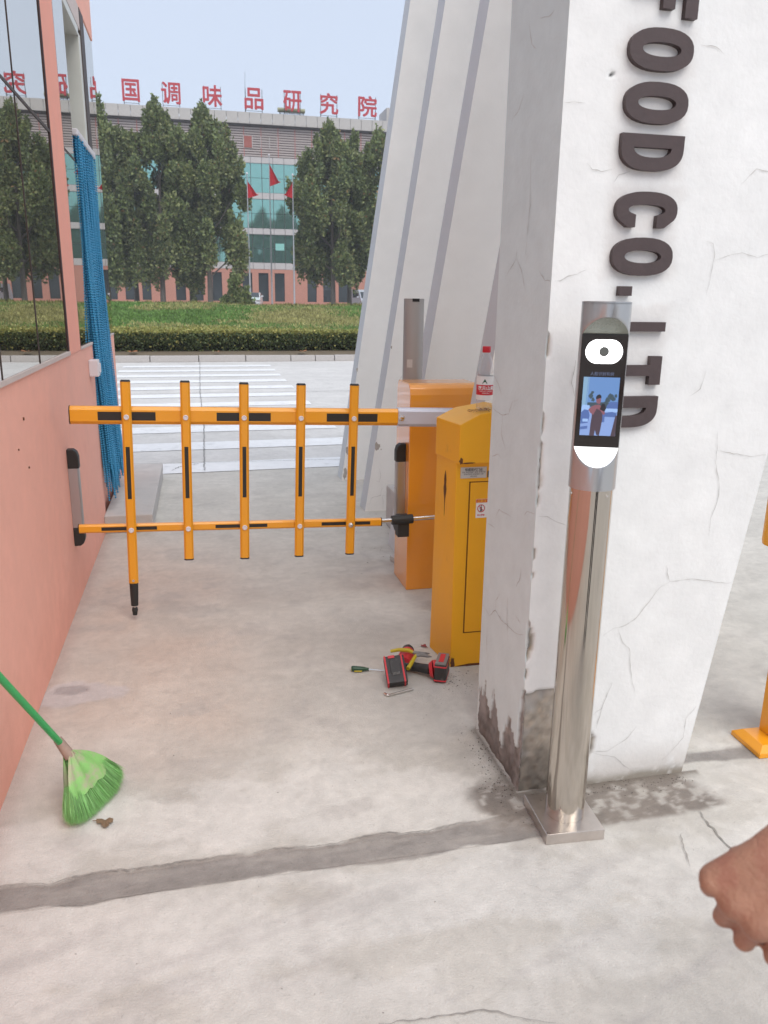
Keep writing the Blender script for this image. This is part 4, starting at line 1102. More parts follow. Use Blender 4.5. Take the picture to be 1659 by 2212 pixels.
# water bottle on the lid
BTX, BTY, BTZ = 1.048, 2.86, 1.046
bo = thing('water_bottle', (BTX, BTY, BTZ), 'half-empty mineral water bottle with red cap standing on the yellow lid', 'bottle')
b = MB(); R_ = .0315
b.lathe((0, 0, 0), [(.024, 0), (R_ * .96, .006), (R_, .014), (R_ * .95, .03), (R_, .036), (R_, .05), (R_, .13), (R_ * .97, .148), (R_ * .86, .172), (R_ * .62, .195), (.0135, .208), (.0125, .222)], 28)
b.build('bottle_body', M['clear'], bo, smooth=True)
b = MB(); b.lathe((0, 0, 0), [(.0145, .214), (.0155, .216), (.0155, .234), (.0140, .2365)], 24); b.build('cap', M['label_red'], bo, smooth=True)
def cyl_patch(a0, a1, z0, z1, r, name, material, parent):
    V = []; n = 24
    for i in range(n + 1):
        t = math.radians(a0 + (a1 - a0) * i / n)
        V += [(r * math.cos(t), r * math.sin(t), z0), (r * math.cos(t), r * math.sin(t), z1)]
    F = [(2 * i, 2 * i + 2, 2 * i + 3, 2 * i + 1) for i in range(n)]
    return obj(name, np_mesh(name, np.array(V), np.array(F), smooth=True), material, parent)
lab = cyl_patch(0, 360, .040, .128, R_ + .0006, 'label', M['label_white'], bo)
cyl_patch(0, 360, .058, .096, R_ + .0010, 'red_band', M['label_red'], lab)
def bend_text(body, size, z, r, ang, material, parent, bold=0):
    me = text_mesh('label_text', body, size, bold=bold, res=2)
    for v in me.vertices:
        t = math.radians(ang) + v.co.x / r; v.co = (r * math.cos(t), r * math.sin(t), z + v.co.y)
    me.update(); return obj('label_text', me, material, parent)
bend_text('\u519c\u592b\u5c71\u6cc9', .0165, .0785, R_ + .0016, -102, M['label_white'], lab, .0004)
bend_text('NONGFU SPRING', .0065, .0705, R_ + .0016, -102, M['label_white'], lab)
bend_text('\u996e\u7528\u5929\u7136\u6c34', .0060, .0630, R_ + .0016, -102, M['label_white'], lab)
bend_text('\u25b2', .022, .1015, R_ + .0014, -112, M['ink_green'], lab)
# twigs and dried scraps beside the bottle
b = MB((1.0, 2.85, 1.045))
for i in range(26):
    x = .985 + random.uniform(0, .085); y = 2.845 + random.uniform(-.02, .02); z = 1.0375 + (x - .985) * .12 + random.uniform(0, .008); a = random.uniform(0, 6.28)
    L = random.uniform(.006, .018); b.tube((x, y, z), (x + L * math.cos(a), y + L * math.sin(a), z + random.uniform(-.002, .006)), .0011, .0007, 4)
b.build('dry_twigs', M['twig'], label='heap of reddish dry twigs at the foot of the bottle', cat='twigs', kind='stuff')
for o in [bpy.data.objects['dry_twigs']]: o.location = (1.0, 2.85, 1.045)

# ================================================================== GATE FINS (set back, leaning)
def fin(y0, y1, x0, slope, wbase, H, label, hid=False):
    root = thing('leaning_fin', (x0, y0, 0), label, 'pillar', 'leaning white fins of the gate')
    b = MB((x0, y0, 0)); s = slope
    nz = 14
    fr = MB((x0, y0, 0)); 
    V = []; F = []
    xs_ = lambda z: x0 + s * z
    # front and back and right faces (white) ; left face (grey, shade put into its colour)
    def quad(mb_, pts): mb_.add(pts, [tuple(range(4))])
    a, c = 0, H
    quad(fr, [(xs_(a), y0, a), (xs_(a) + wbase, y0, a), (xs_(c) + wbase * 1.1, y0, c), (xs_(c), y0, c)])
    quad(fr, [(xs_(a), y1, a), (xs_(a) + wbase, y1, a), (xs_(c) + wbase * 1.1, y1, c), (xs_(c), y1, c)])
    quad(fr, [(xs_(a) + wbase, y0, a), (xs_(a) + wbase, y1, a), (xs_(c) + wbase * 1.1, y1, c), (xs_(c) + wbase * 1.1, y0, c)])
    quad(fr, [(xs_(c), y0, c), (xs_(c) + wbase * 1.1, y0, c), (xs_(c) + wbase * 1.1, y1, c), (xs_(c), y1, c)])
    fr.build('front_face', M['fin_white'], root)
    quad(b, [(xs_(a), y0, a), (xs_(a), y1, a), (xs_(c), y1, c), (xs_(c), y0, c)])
    b.build('shaded_side', M['fin_shaded'], root)
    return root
FA = fin(6.28, 6.47, 1.095, .1425, .85, 5.2, 'farthest leaning white fin, its base beside the crossing')
FB = fin(5.29, 5.47, 1.09, .148, .85, 5.2, 'second leaning fin from the far end, with a chip low on its edge')
FC = fin(4.34, 4.52, 1.075, .152, .85, 5.2, 'leaning fin right behind the second face terminal')
FD = fin(3.36, 3.54, 1.083, .150, .85, 5.2, 'leaning fin just behind the near lettered pillar')
def marks(root, org, items, material, name):
    b = MB(org)
    for ax, c, rx, rz, sd, off in items: blot(b, c, ax, rx, rz, sd, off)
    return b.build(name, material, root)
marks(FB, (1.09, 5.29, 0), [('y', (1.262, 1.133), .006, .012, 1, 5.2885), ('y', (1.172, .46), .02, .035, 2, 5.2885), ('y', (1.20, .44), .005, .006, 8, 5.2885)], mat('bare_render', (0.42, .38, .34), .9, var=.2, scale=50), 'plaster_chip')
marks(FA, (1.095, 6.28, 0), [('y', (1.145, .25), .014, .05, 4, 6.2785), ('y', (1.125, .055), .018, .05, 5, 6.2785), ('y', (1.22, .9), .006, .02, 6, 6.2785)], bpy.data.materials['bare_render'], 'plaster_chip')
b = MB((1.09, 5.29, 0))
for pts in ([(1.16, .22), (1.19, .21), (1.20, .26), (1.19, .3)], [(1.12, .05), (1.14, .1), (1.2, .11), (1.21, .17)], [(1.21, .11), (1.26, .10), (1.3, .1)], [(1.215, .11), (1.22, .05), (1.22, .01)], [(1.3, .9), (1.35, .95), (1.4, .93)]):
    ribbon(b, pts, .002, plane='y', off=5.2882)
b.build('crack', M['crack_w'], FB)
b = MB((1.09, 5.29, 0))

# concrete block between fins
cb_ = thing('concrete_block', (1.35, 4.75, 0), 'low grey concrete block behind the orange cabinet', 'block')
b = MB((1.35, 4.75, 0)); b.box(1.16, 1.6, 4.66, 4.95, 0, .27); b.build('block', M['slab'], cb_, bevel=.012)

# ================================================================== NEAR PILLAR
PO = (1.1, 2.15, 0)
pil = thing('lettered_pillar', PO, 'broad near pillar with dark vertical lettering and peeling plaster at its foot', 'pillar')
PX, PY, PB_, PH = .886, 1.965, 2.345, 5.2
def right_x(z): return 1.445 + .1475 * z
zs = np.concatenate([np.arange(0, 2.2, .008), np.arange(2.2, PH + .01, .12)])
def miss_front(X, Z):
    e = (fbm(X * 22, Z * 22, 1, 4) - .5)
    a = sst(0.0, .004, (.335 + e * .035) - Z) * sst(0.0, .004, 1.083 + e * .02 - X)
    hole = sst(1.0, .85, np.hypot((X - 1.108) / .020, (Z - .135) / .045) + e * .8)
    m_ = np.maximum(a, hole)
    for zc, hz_, wx in ((1.335, .030, .003), (1.13, .022, .005), (1.055, .030, .008), (.985, .045, .010), (.92, .018, .004), (.765, .016, .005), (.70, .012, .004), (.50, .060, .016), (.395, .015, .005)):
        m_ = np.maximum(m_, sst(1.0, .8, np.hypot((X - PX) / wx, (Z - zc) / hz_) + e * .9))
    s = sst(1.0, .8, np.hypot((X - 1.005) / .0055, (Z - 1.985) / .009) + e * 2.0)
    return np.maximum(m_, s), s
def left_bound(Y):
    return np.interp(Y, [1.965, 1.985, 1.995, 2.02, 2.045, 2.075, 2.10, 2.12, 2.15, 2.18, 2.20, 2.225, 2.25, 2.28, 2.31, 2.345],
                     [.335, .30, .165, .135, .165, .205, .115, .065, .10, .19, .215, .135, .150, .205, .16, .18])
def miss_left(Y, Z):
    e = (fbm(Y * 30, Z * 18, 2, 4) - .5); ej = fbm(Y * 75, Z * 12, 5, 4) - .5
    a = sst(0.0, .004, left_bound(Y) + e * .05 + ej * .12 - Z)
    # chips share the front corner
    m_ = a
    for zc, hz_, wx in ((1.335, .035, .004), (1.13, .030, .006), (1.055, .035, .008), (.985, .05, .010), (.765, .018, .006), (.50, .065, .012), (.395, .018, .006)):
        m_ = np.maximum(m_, sst(1.0, .8, np.hypot((Y - PY) / wx, (Z - zc) / hz_) + e * .9))
    return m_
def pil_col(U, Z, m_, front):
    n = fbm(U * 10, Z * 10, 3, 5); n2 = fbm(U * 40, Z * 40, 4, 4)
    base = np.array((.82, .82, .81)) if front else np.array((.70, .785, .80))  # left face's cooler grey holds shade and offsets pink bounce from the wall
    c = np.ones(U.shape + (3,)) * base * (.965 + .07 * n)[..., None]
    c = mix3(c, (.50, .45, .40), sst(.15, .0, Z) * sst(.42, .62, n + .14 * sst(.1, 0, Z)) * (.6 if front else .4))   # splash dirt
    c = mix3(c, (.27, .235, .185), sst(.045, .0, Z + (n - .5) * .05) * sst(.30, .5, n2 + .12) * .9)
    raw = np.array((.38, .335, .28)) if front else np.array((.34, .305, .285))
    r_ = raw * (.45 + 1.1 * n2)[..., None]
    if not front: r_ = mix3(r_, (.42, .395, .39), sst(.50, .64, fbm(U * 26, Z * 5, 7, 4)) * sst(.02, .12, Z) * .7)
    else: r_ = mix3(r_, (.50, .42, .33), sst(.58, .66, fbm(U * 60, Z * 60, 2, 3)) * sst(.12, .2, Z) * .8)
    wet = sst(.22, .05, Z + (n - .5) * .2)
    r_ = r_ * (1 - .42 * wet[..., None]); r_ = mix3(r_, (.46, .45, .44), sst(.60, .72, fbm(U * 9, Z * 6, 6)) * .6)
    return c * (1 - m_[..., None]) + r_ * m_[..., None]
# front
nu = 84
Uf = np.linspace(0, 1, nu) ** 1.0
ZZ, UU = np.meshgrid(zs, Uf, indexing='ij')
XX = PX + (right_x(ZZ) - PX) * UU
mf, ms_ = miss_front(XX, ZZ)
mle = miss_left(np.full_like(zs, PY), zs)
rough_ = fbm(XX * 60, ZZ * 60, 5, 4) - .5
dy = mf * (.010 + rough_ * .012) + (fbm(XX * 5, ZZ * 5, 6) - .5) * .002
dx = np.zeros_like(XX); dx[:, 0] = np.maximum(mle, mf[:, 0]) * .006
V = np.stack([XX + dx, PY + dy, ZZ], -1).reshape(-1, 3) - np.array(PO)
I = np.arange(XX.size).reshape(XX.shape)
Fq = np.stack([I[:-1, :-1], I[:-1, 1:], I[1:, 1:], I[1:, :-1]], -1).reshape(-1, 4)
me = np_mesh('front_face', V, Fq, smooth=False)
cf = pil_col(XX, ZZ, mf, True); cf[ms_ > .5] = (.05, .05, .05)
# darker halo round the lettering
halo = np.zeros_like(XX)
for zc in (2.041, 1.923, 1.81, 1.68, 1.563, 1.386, 1.271, 1.16):
    halo = np.maximum(halo, sst(1.35, .9, np.maximum(np.abs(XX - 1.128) / .088, np.abs(ZZ - zc) / .050) + (fbm(XX * 25, ZZ * 25, 2) - .5) * .5))
cf = mix3(cf, (.62, .57, .54), halo * .35 * (1 - mf))
col_attr(me, cf.reshape(-1, 3))
obj('front_face', me, M['plaster'], pil)
# left
Yl = np.linspace(PY, PB_, 62)
ZZ, YY = np.meshgrid(zs, Yl, indexing='ij')
ml = miss_left(YY, ZZ)
rough_ = fbm(YY * 50, ZZ * 50, 6, 4) - .5
dxl = ml * (.007 + rough_ * .012); dyl = np.zeros_like(YY)
foot = sst(.28, 0, ZZ) * sst(PY + .12, PY, YY) * 0.0
dxl[:, 0] = dx[:, 0]; dyl[:, 0] = dy[:, 0]
V = np.stack([PX + dxl, YY + dyl, ZZ], -1).reshape(-1, 3) - np.array(PO)
I = np.arange(YY.size).reshape(YY.shape)
me = np_mesh('shaded_side', V, np.stack([I[:-1, 1:], I[:-1, :-1], I[1:, :-1], I[1:, 1:]], -1).reshape(-1, 4))
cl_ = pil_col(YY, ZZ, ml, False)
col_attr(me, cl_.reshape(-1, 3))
obj('shaded_side', me, M['plaster'], pil)
b = MB(PO)
b.add([(PX + .001, PB_, 0), (right_x(0), PB_, 0), (right_x(PH), PB_, PH), (PX + .001, PB_, PH)], [(0, 1, 2, 3)])
b.add([(right_x(0), PY, 0), (right_x(0), PB_, 0), (right_x(PH), PB_, PH), (right_x(PH), PY, PH)], [(0, 1, 2, 3)])
b.add([(PX, PY, PH), (right_x(PH), PY, PH), (right_x(PH), PB_, PH), (PX, PB_, PH)], [(0, 1, 2, 3)])
b.build('back_faces', M['fin_white'], pil)
cm = MB(PO)
FRC = [[(1.334, 1.468), (1.345, 1.555), (1.346, 1.574), (1.338, 1.602), (1.318, 1.608)], [(1.348, 1.56), (1.391, 1.573), (1.429, 1.581), (1.477, 1.57), (1.51, 1.58)],
       [(0.976, 1.528), (0.956, 1.516), (0.93, 1.511), (0.91, 1.499), (0.892, 1.499)], [(0.959, 1.781), (0.975, 1.767), (1.001, 1.764), (1.031, 1.77)],
       [(1.037, 1.741), (1.048, 1.757), (1.078, 1.767)], [(0.89, 1.913), (0.912, 1.916), (0.942, 1.914)], [(1.241, 2.064), (1.283, 2.063), (1.306, 2.048)],
       [(1.419, 1.098), (1.427, 1.052), (1.427, 1.01), (1.45, 0.938), (1.45, 0.9), (1.434, 0.842), (1.434, 0.793)], [(1.428, 1.045), (1.481, 1.034), (1.546, 1.024), (1.59, 1.028)],
       [(1.295, 0.642), (1.325, 0.655), (1.399, 0.66), (1.455, 0.649), (1.5, 0.639), (1.53, 0.637)], [(1.306, 0.707), (1.316, 0.671), (1.325, 0.655)],
       [(1.466, 0.23), (1.434, 0.194), (1.434, 0.127), (1.399, 0.085), (1.364, 0.05)], [(1.122, 0.5), (1.155, 0.52), (1.183, 0.523), (1.222, 0.543), (1.295, .642)],
       [(1.17, 0.513), (1.189, 0.471), (1.214, 0.452), (1.224, 0.381), (1.235, 0.333), (1.249, 0.302)], [(1.114, 0.244), (1.139, 0.259), (1.155, 0.305), (1.169, 0.345)],
       [(1.127, 0.194), (1.136, 0.23), (1.144, 0.265)], [(1.129, 0.109), (1.16, 0.099), (1.203, 0.087), (1.237, 0.051), (1.279, 0.02)],
       [(1.104, 0.114), (1.174, 0.112), (1.234, 0.144), (1.265, 0.186)], [(0.979, 0.845), (0.948, 0.857), (0.92, 0.873), (0.894, 0.874)],
       [(0.97, 1.3), (0.962, 1.24), (0.975, 1.2)], [(1.32, 1.2), (1.35, 1.22), (1.36, 1.27)], [(1.40, 1.75), (1.44, 1.79), (1.5, 1.78)]]
for p in FRC: ribbon(cm, p, .0011, plane='y', off=PY - .0025, jit=.8)
LFC = [[(2.205, 1.589), (2.208, 1.564), (2.273, 1.519)], [(2.208, 1.564), (2.17, 1.537), (2.127, 1.476)], [(2.143, 1.822), (2.129, 1.695), (2.142, 1.571)], [(2.208, 2.155), (2.18, 2.095), (2.147, 2.078)],
       [(2.213, 1.987), (2.253, 1.949), (2.3, 1.939)], [(2.04, 1.524), (2.001, 1.501), (1.968, 1.499)], [(2.048, 2.134), (2.08, 2.131), (2.133, 2.143)],
       [(2.333, 0.47), (2.269, 0.457), (2.221, 0.496), (2.168, 0.483), (2.103, 0.488), (2.051, 0.489), (1.994, 0.508)], [(2.221, 0.496), (2.22, 0.528), (2.196, 0.559)],
       [(2.127, 0.576), (2.123, 0.514), (2.107, 0.443)], [(2.068, 0.632), (2.043, 0.665), (2.038, 0.699)], [(2.269, 0.785), (2.234, 0.823), (2.143, 0.827)], [(2.323, 0.755), (2.264, 0.756)],
       [(2.039, 0.859), (2.023, 0.875), (1.97, 0.88)], [(2.282, 0.413), (2.285, 0.347), (2.258, 0.289)], [(2.06, 0.544), (2.018, 0.536)], [(2.334, 1.123), (2.249, 1.114), (2.2, 1.126), (2.181, 1.159), (2.136, 1.176)],
       [(2.249, 1.114), (2.249, 1.056), (2.209, 1.016)], [(2.317, 0.976), (2.27, 0.992), (2.238, 0.982)], [(2.34, 1.227), (2.296, 1.204), (2.266, 1.176)]]
for p in LFC: ribbon(cm, p, .0014, plane='x', off=PX - .002, jit=.8)
cm.build('plaster_crack', M['crack_w'], pil)
# lettering, turned a quarter clockwise, reading downwards
CAP = .172; BASEX = 1.042; ST = .034
def superell(rx, ry, e=2.4, n=28, a0=0, a1=2 * math.pi):
    out = []
    for i in range(n):
        t = a0 + (a1 - a0) * i / n
        c, s = math.cos(t), math.sin(t)
        out.append((rx * math.copysign(abs(c) ** (2 / e), c), ry * math.copysign(abs(s) ** (2 / e), s)))
    return out
def letter_loops(ch, w=.094):
    H = CAP; s = ST
    if ch == 'O':
        return [[(x + w / 2, y + H / 2) for x, y in superell(w / 2, H / 2)], [(x + w / 2, y + H / 2) for x, y in superell(w / 2 - s * .92, H / 2 - s, 2.2)]]
    if ch == 'D':
        w = .084
        o = [(0, 0), (w * .35, 0)] + [(w * .35 + x, H / 2 + y) for x, y in superell(w * .65, H / 2, 2.6, 22, -math.pi / 2 + .12, math.pi / 2 - .02)] + [(w * .35, H), (0, H)]
        i = [(s * .9, s), (w * .38, s)] + [(w * .38 + x, H / 2 + y) for x, y in superell(w * .62 - s * .9, H / 2 - s, 2.3, 16, -math.pi / 2 + .15, math.pi / 2 - .05)] + [(w * .38, H - s), (s * .9, H - s)]
        return [o, i]
    if ch == 'C':
        w = .078; g = .62
        o = [(w / 2 + .005 + x, H / 2 + y) for x, y in superell(w / 2 + .005, H / 2, 2.4, 26, math.radians(42), math.radians(318))]
        i = [(w / 2 + .005 + x, H / 2 + y) for x, y in superell(w / 2 + .005 - s * .9, H / 2 - s, 2.2, 22, math.radians(40), math.radians(322))]
        e0 = (w + .008, H / 2 + .030); e1 = (w + .008, H / 2 - .030)
        o = [(w + .008, H / 2 + .030), (w + .008, H / 2 + .052)] + o[2:] + [(w + .008, H / 2 - .052), (w + .008, H / 2 - .030)]
        return [o + [(w - .022, H / 2 - .030)] + list(reversed(i))[1:-1] + [(w - .022, H / 2 + .030)]]
    if ch == 'T':
        w = .076
        return [[(w / 2 - s * .42, 0), (w / 2 + s * .42, 0), (w / 2 + s * .42, H - s), (w, H - s), (w, H), (0, H), (0, H - s), (w / 2 - s * .42, H - s)]]
    if ch == 'L':
        w = .07
        return [[(0, 0), (w, 0), (w, s), (s * .72, s), (s * .72, H), (0, H)]]
    if ch == 'F':
        w = .075
        return [[(0, 0), (s, 0), (s, H * .45), (w * .9, H * .45), (w * .9, H * .45 + s * .95), (s, H * .45 + s * .95), (s, H - s), (w + .009, H - s), (w + .009, H), (0, H)]]
    if ch == '.':
        return [[(0, .028), (.024, .028), (.024, .064), (0, .064)]]
for ch, zt in [('F', 2.198), ('O', 2.089), ('O', 1.971), ('D', 1.853), ('C', 1.720), ('O', 1.610), ('.', 1.489), ('L', 1.399), ('T', 1.310), ('D', 1.203)]:
    me = poly_mesh('letter', letter_loops(ch), .0085)
    # letter x -> world -Z, letter y -> world +X, thickness -> -Y
    place_mesh(me, (0, 0, -1), (1, 0, 0), (0, -1, 0), Vector((BASEX, PY - .0085, zt)) - Vector(PO))
    obj('letter', me, M['letter'], pil)

# ================================================================== FACE TERMINAL
def terminal(loc, rot, label, back=False, shell=None, pole=None):
    root = thing('face_terminal', loc, label, 'access terminal', 'face recognition terminals on steel posts')
    root.rotation_euler = (0, 0, rot)
    r = .0588
    b = MB(); b.M = Matrix.Rotation(math.radians(17.6), 4, 'Z'); b.box(-.088, .082, -.094, .094, 0, .032); b.build('base_plate', M['plate_steel'], root, bevel=.002)
    b = MB(); b.lathe((0, 0, 0), [(.0548, .0322), (.0548, .995)], 64); b.build('post', pole or M['steel'], root, smooth=True)
    for a in (-68, 40):
        t = math.radians(a); b = MB(); b.lathe((.0545 * math.sin(t), -.0545 * math.cos(t), .978), [(.0028, 0), (.0028, .003)], 8, 'y'); b.build('screw', M['chrome'], root)
    # head: cylinder cut by a flat front and two raking planes
    d = .0215; zb, zt = .992, 1.447; p0, p1 = 1.098, 1.374; a0, a1 = 1.052, 1.414
    nA, H = 72, []
    zsH = sorted(set([zb, zt] + list(np.linspace(a0, p0, 10)) + list(np.linspace(p1, a1, 10)) + [p0 + .0001, p1 - .0001]))
    V = []; 
    for z in zsH:
        if z <= a0 or z >= a1: lim = r
        elif z < p0: lim = r - (r - d) * (z - a0) / (p0 - a0)
        elif z <= p1: lim = d
        else: lim = d + (r - d) * (z - p1) / (a1 - p1)
        for i in range(nA):
            t = 2 * math.pi * i / nA; x, y = r * math.sin(t), -r * math.cos(t)
            V.append((x, max(y, -lim), z))
    Fh = []
    for k in range(len(zsH) - 1):
        for i in range(nA):
            j = (i + 1) % nA; Fh.append((k * nA + i, k * nA + j, (k + 1) * nA + j, (k + 1) * nA + i))
    b = MB(); b.add(V, Fh + [tuple(reversed(range(nA)))])
    # open rim at the top
    top = [(r - .003) * 1.0, ]
    b.lathe((0, 0, 0), [(r, zt - .002), (r, zt + .003), (r - .004, zt + .003), (r - .004, zt - .004)], nA)
    b.build('head', shell or M['silver'], root, smooth=True)
    b = MB(); b.lathe((0, 0, 0), [(r - .006, zt + .0031), (r - .006, zt + .0036)], 40); b.build('top_cap', M['plate_steel'], root)
    # raking cut faces
    def cut(zA, zB, limA, limB, material, name, push=.0008):
        V = []; n = 14
        for k in range(n + 1):
            z = zA + (zB - zA) * k / n; lim = limA + (limB - limA) * k / n; hw = math.sqrt(max(r * r - lim * lim, 0)) * .992
            V += [(-hw, -lim - push, z), (hw, -lim - push, z)]
        return obj(name, np_mesh(name, np.array(V), np.array([(2 * k, 2 * k + 1, 2 * k + 3, 2 * k + 2) for k in range(n)])), material, root)
    hwp = math.sqrt(r * r - d * d)
    cut(p1, a1, d, r, M['visor'], 'upper_visor'); cut(a0, p0, r, d, M['ledge_glow'], 'lower_ledge')
    b = MB(); b.box(-hwp, hwp, -d - .003, -d + .002, p0, p1); scr = b.build('screen_panel', M['black_glass'], root, bevel=.0015)
    if back:
        root.scale = (.90, .90, 1)
        cyl = []
        b = MB(); b.box(-.02, .02, r - .004, r + .001, zt - .012, zt + .004); b.build('top_notch', M['dark'], root)
        b = MB(); b.M = Matrix.Rotation(math.radians(-22), 4, 'Z'); b.box(-.010, .022, r - .004, r + .0006, 1.10, 1.142); b.build('info_label', M['aluplate'], root)
        return root
    yy = -d - .0036; Hh = p1 - p0; Wd = 2 * hwp
    U = lambda u, v: (-hwp + u * Wd, p0 + v * Hh)
    def flat(name, loops, material, y, parent=scr):
        me = poly_mesh(name, loops, 0.0001); place_mesh(me, (1, 0, 0), (0, 0, 1), (0, -1, 0), (0, y, 0)); return obj(name, me, material, parent)
    # LED ring
    cxl, czl = U(.5, .850); rw, rh = Wd * .40, Hh * .104
    st_ = []
    for i in range(40):
        t = 2 * math.pi * i / 40; st_.append((cxl + math.copysign(rw - rh, math.cos(t)) + rh * math.cos(t), czl + rh * math.sin(t)))
    hole = [(cxl + Wd * .108 * math.cos(2 * math.pi * i / 28), czl + Wd * .108 * math.sin(2 * math.pi * i / 28)) for i in range(28)]
    flat('light_ring', [st_, hole], M['led'], yy)
    b = MB(); b.lathe((cxl, yy + .0006, czl), [(Wd * .106, 0), (Wd * .106, .0012), (Wd * .09, .0016)], 28, 'y'); b.build('camera_lens', M['lens'], scr)
    # live picture on the display
    def em(nm, c, k=1.0):
        return mat(nm, (0.01, 0.01, 0.01), .3, var=0, emit=c, estr=k)
    E = {'sky': em('display_sky', S(84, 116, 162)), 'low': em('display_paving', S(112, 134, 180)), 'bld': em('display_wall', S(110, 140, 165)), 'tree': em('display_tree', S(50, 66, 76)), 'car': em('display_car', S(66, 88, 138)),
         'pale': em('display_pale', S(128, 155, 196)), 'man': em('display_man', S(62, 50, 60)), 'skin': em('display_skin', S(112, 72, 82)), 'hair': em('display_hair', S(30, 26, 32)), 'txt': em('display_text', S(84, 92, 118))}
    iu0, iu1, iv0, iv1 = .105, .895, .107, .628
    Q = lambda u, v: U(iu0 + u * (iu1 - iu0), iv0 + v * (iv1 - iv0))
    lay = [0]
    def sh(name, pts, m_):
        lay[0] += 1; flat(name, [[Q(*p) for p in pts]], E[m_], yy - .00022 * lay[0])
    sh('picture_sky', [(0, .35), (1, .35), (1, 1), (0, 1)], 'sky')
    sh('picture_paving', [(0, 0), (1, 0), (1, .42), (0, .42)], 'low')
    sh('picture_wall', [(0, .42), (.10, .42), (.13, 1), (0, 1)], 'bld'); sh('picture_wall', [(.12, .42), (.14, .42), (.16, 1), (.145, 1)], 'bld')
    for c_, s_ in (((.24, .68), .06), ((.30, .62), .05), ((.27, .74), .04), ((.70, .62), .07), ((.78, .68), .075), ((.86, .64), .06), ((.66, .57), .05), ((.92, .69), .04)):
        rr = random.Random(int(c_[0] * 100)); sh('picture_tree', [(c_[0] + s_ * rr.uniform(.7, 1.25) * math.cos(t), c_[1] + s_ * .7 * rr.uniform(.7, 1.25) * math.sin(t)) for t in np.linspace(0, 6.28, 14, endpoint=False)], 'tree')
    sh('picture_hedge', [(.15, .50), (1, .48), (1, .56), (.6, .58), (.15, .57)], 'tree')
    sh('picture_car', [(.68, .47), (1, .47), (1, .59), (.78, .59), (.70, .53)], 'car'); sh('picture_car', [(.60, .42), (1, .42), (1, .475), (.60, .475)], 'pale')
    sh('picture_car', [(.55, .335), (.98, .33), (.98, .40), (.85, .42), (.66, .40), (.55, .36)], 'car'); sh('picture_car', [(0, .40), (.22, .40), (.22, .52), (.04, .53), (0, .50)], 'pale')
    sh('picture_car', [(0, .20), (.20, .22), (.24, .34), (.20, .44), (.08, .45), (0, .40)], 'car'); sh('picture_car', [(.50, .24), (.66, .24), (.66, .38), (.50, .40)], 'car'); sh('picture_car', [(.05, .24), (.2, .24), (.2, .29), (.05, .29)], 'pale')
    sh('picture_kerb', [(0, .10), (.2, .12), (.2, .17), (0, .15)], 'car'); sh('picture_post', [(.86, 0), (.99, 0), (1.0, .36), (.955, .36)], 'man')
    sh('picture_man', [(.27, 0), (.40, 0), (.42, .10), (.46, .02), (.54, 0), (.57, .12), (.60, .30), (.58, .42), (.60, .46), (.52, .52), (.36, .53), (.28, .46), (.30, .34), (.28, .20)], 'man')
    sh('picture_arm', [(.24, .40), (.33, .36), (.42, .47), (.52, .44), (.62, .36), (.66, .39), (.62, .48), (.48, .54), (.36, .53), (.26, .50), (.19, .45)], 'skin')
    sh('picture_phone', [(.50, .46), (.56, .56), (.63, .55), (.68, .48), (.64, .42)], 'hair')
    sh('picture_face', [(.41, .56), (.50, .55), (.52, .61), (.50, .67), (.41, .67), (.385, .61)], 'skin')
    sh('picture_hair', [(.38, .63), (.42, .635), (.50, .655), (.525, .645), (.52, .69), (.47, .715), (.41, .70), (.375, .67)], 'hair')
    me = text_mesh('screen_text', '\u4eba\u8138\u8bc6\u522b\u7cfb\u7edf', .0095, res=2); cx_, cz_ = U(.5, .645)
    place_mesh(me, (1, 0, 0), (0, 0, 1), (0, -1, 0), (cx_, yy - .0002, cz_)); obj('screen_text', me, E['txt'], scr)
    return root
terminal((.966, 1.814, 0), math.radians(-21), 'silver face terminal with a lit screen, on a polished steel post before the lettered pillar')
terminal((1.105, 4.14, 0), math.radians(176), 'grey face terminal seen from behind above the orange cabinet', back=True, shell=M['grey_alu'])

# ================================================================== RIGHT-HAND BARRIER STAND
rs = thing('barrier_post', (1.95, 2.2, 0), 'yellow barrier column with a wide foot plate at the right edge of the lane', 'barrier')
RO = (1.95, 2.2, 0)
b = MB(RO)
x0, x1, y0, y1 = 1.748, 2.12, 2.03, 2.30
b.M = Matrix.Translation((1.93, 2.052, 0)) @ Matrix.Rotation(math.radians(-2), 4, 'Z')
def frus(b, hx, hy, z0, z1, ins):
    b.add([(-hx, -hy, z0), (hx, -hy, z0), (hx, hy, z0), (-hx, hy, z0), (-hx + ins, -hy + ins, z1), (hx - ins, -hy + ins, z1), (hx - ins, hy - ins, z1), (-hx + ins, hy - ins, z1)],
          [(0, 3, 2, 1), (4, 5, 6, 7), (0, 1, 5, 4), (1, 2, 6, 5), (2, 3, 7, 6), (3, 0, 4, 7)])
b.box(-.185, .185, -.078, .078, 0, .016); frus(b, .184, .077, .0162, .034, .024)
b.build('foot_plate', M['yellow'], rs, bevel=.002)
b = MB(RO); b.box(1.826, 2.04, 2.02, 2.10, .034, .66); b.build('column', M['yellow'], rs, bevel=.004)
b = MB(RO); b.box(1.735, 2.10, 1.99, 2.115, .70, 1.06); b.build('housing', M['yellow'], rs, bevel=.018)
b = MB(RO); b.box(1.84, 2.03, 2.03, 2.09, .66, .70); b.build('neck', M['yellow_old'], rs)
for x, y in ((1.800, 2.005), (2.06, 2.005)):
    b = MB(RO); b.lathe((x, y, .026), [(.007, 0), (.007, .008), (.004, .011)], 8); b.build('anchor_bolt', M['chrome'], rs)

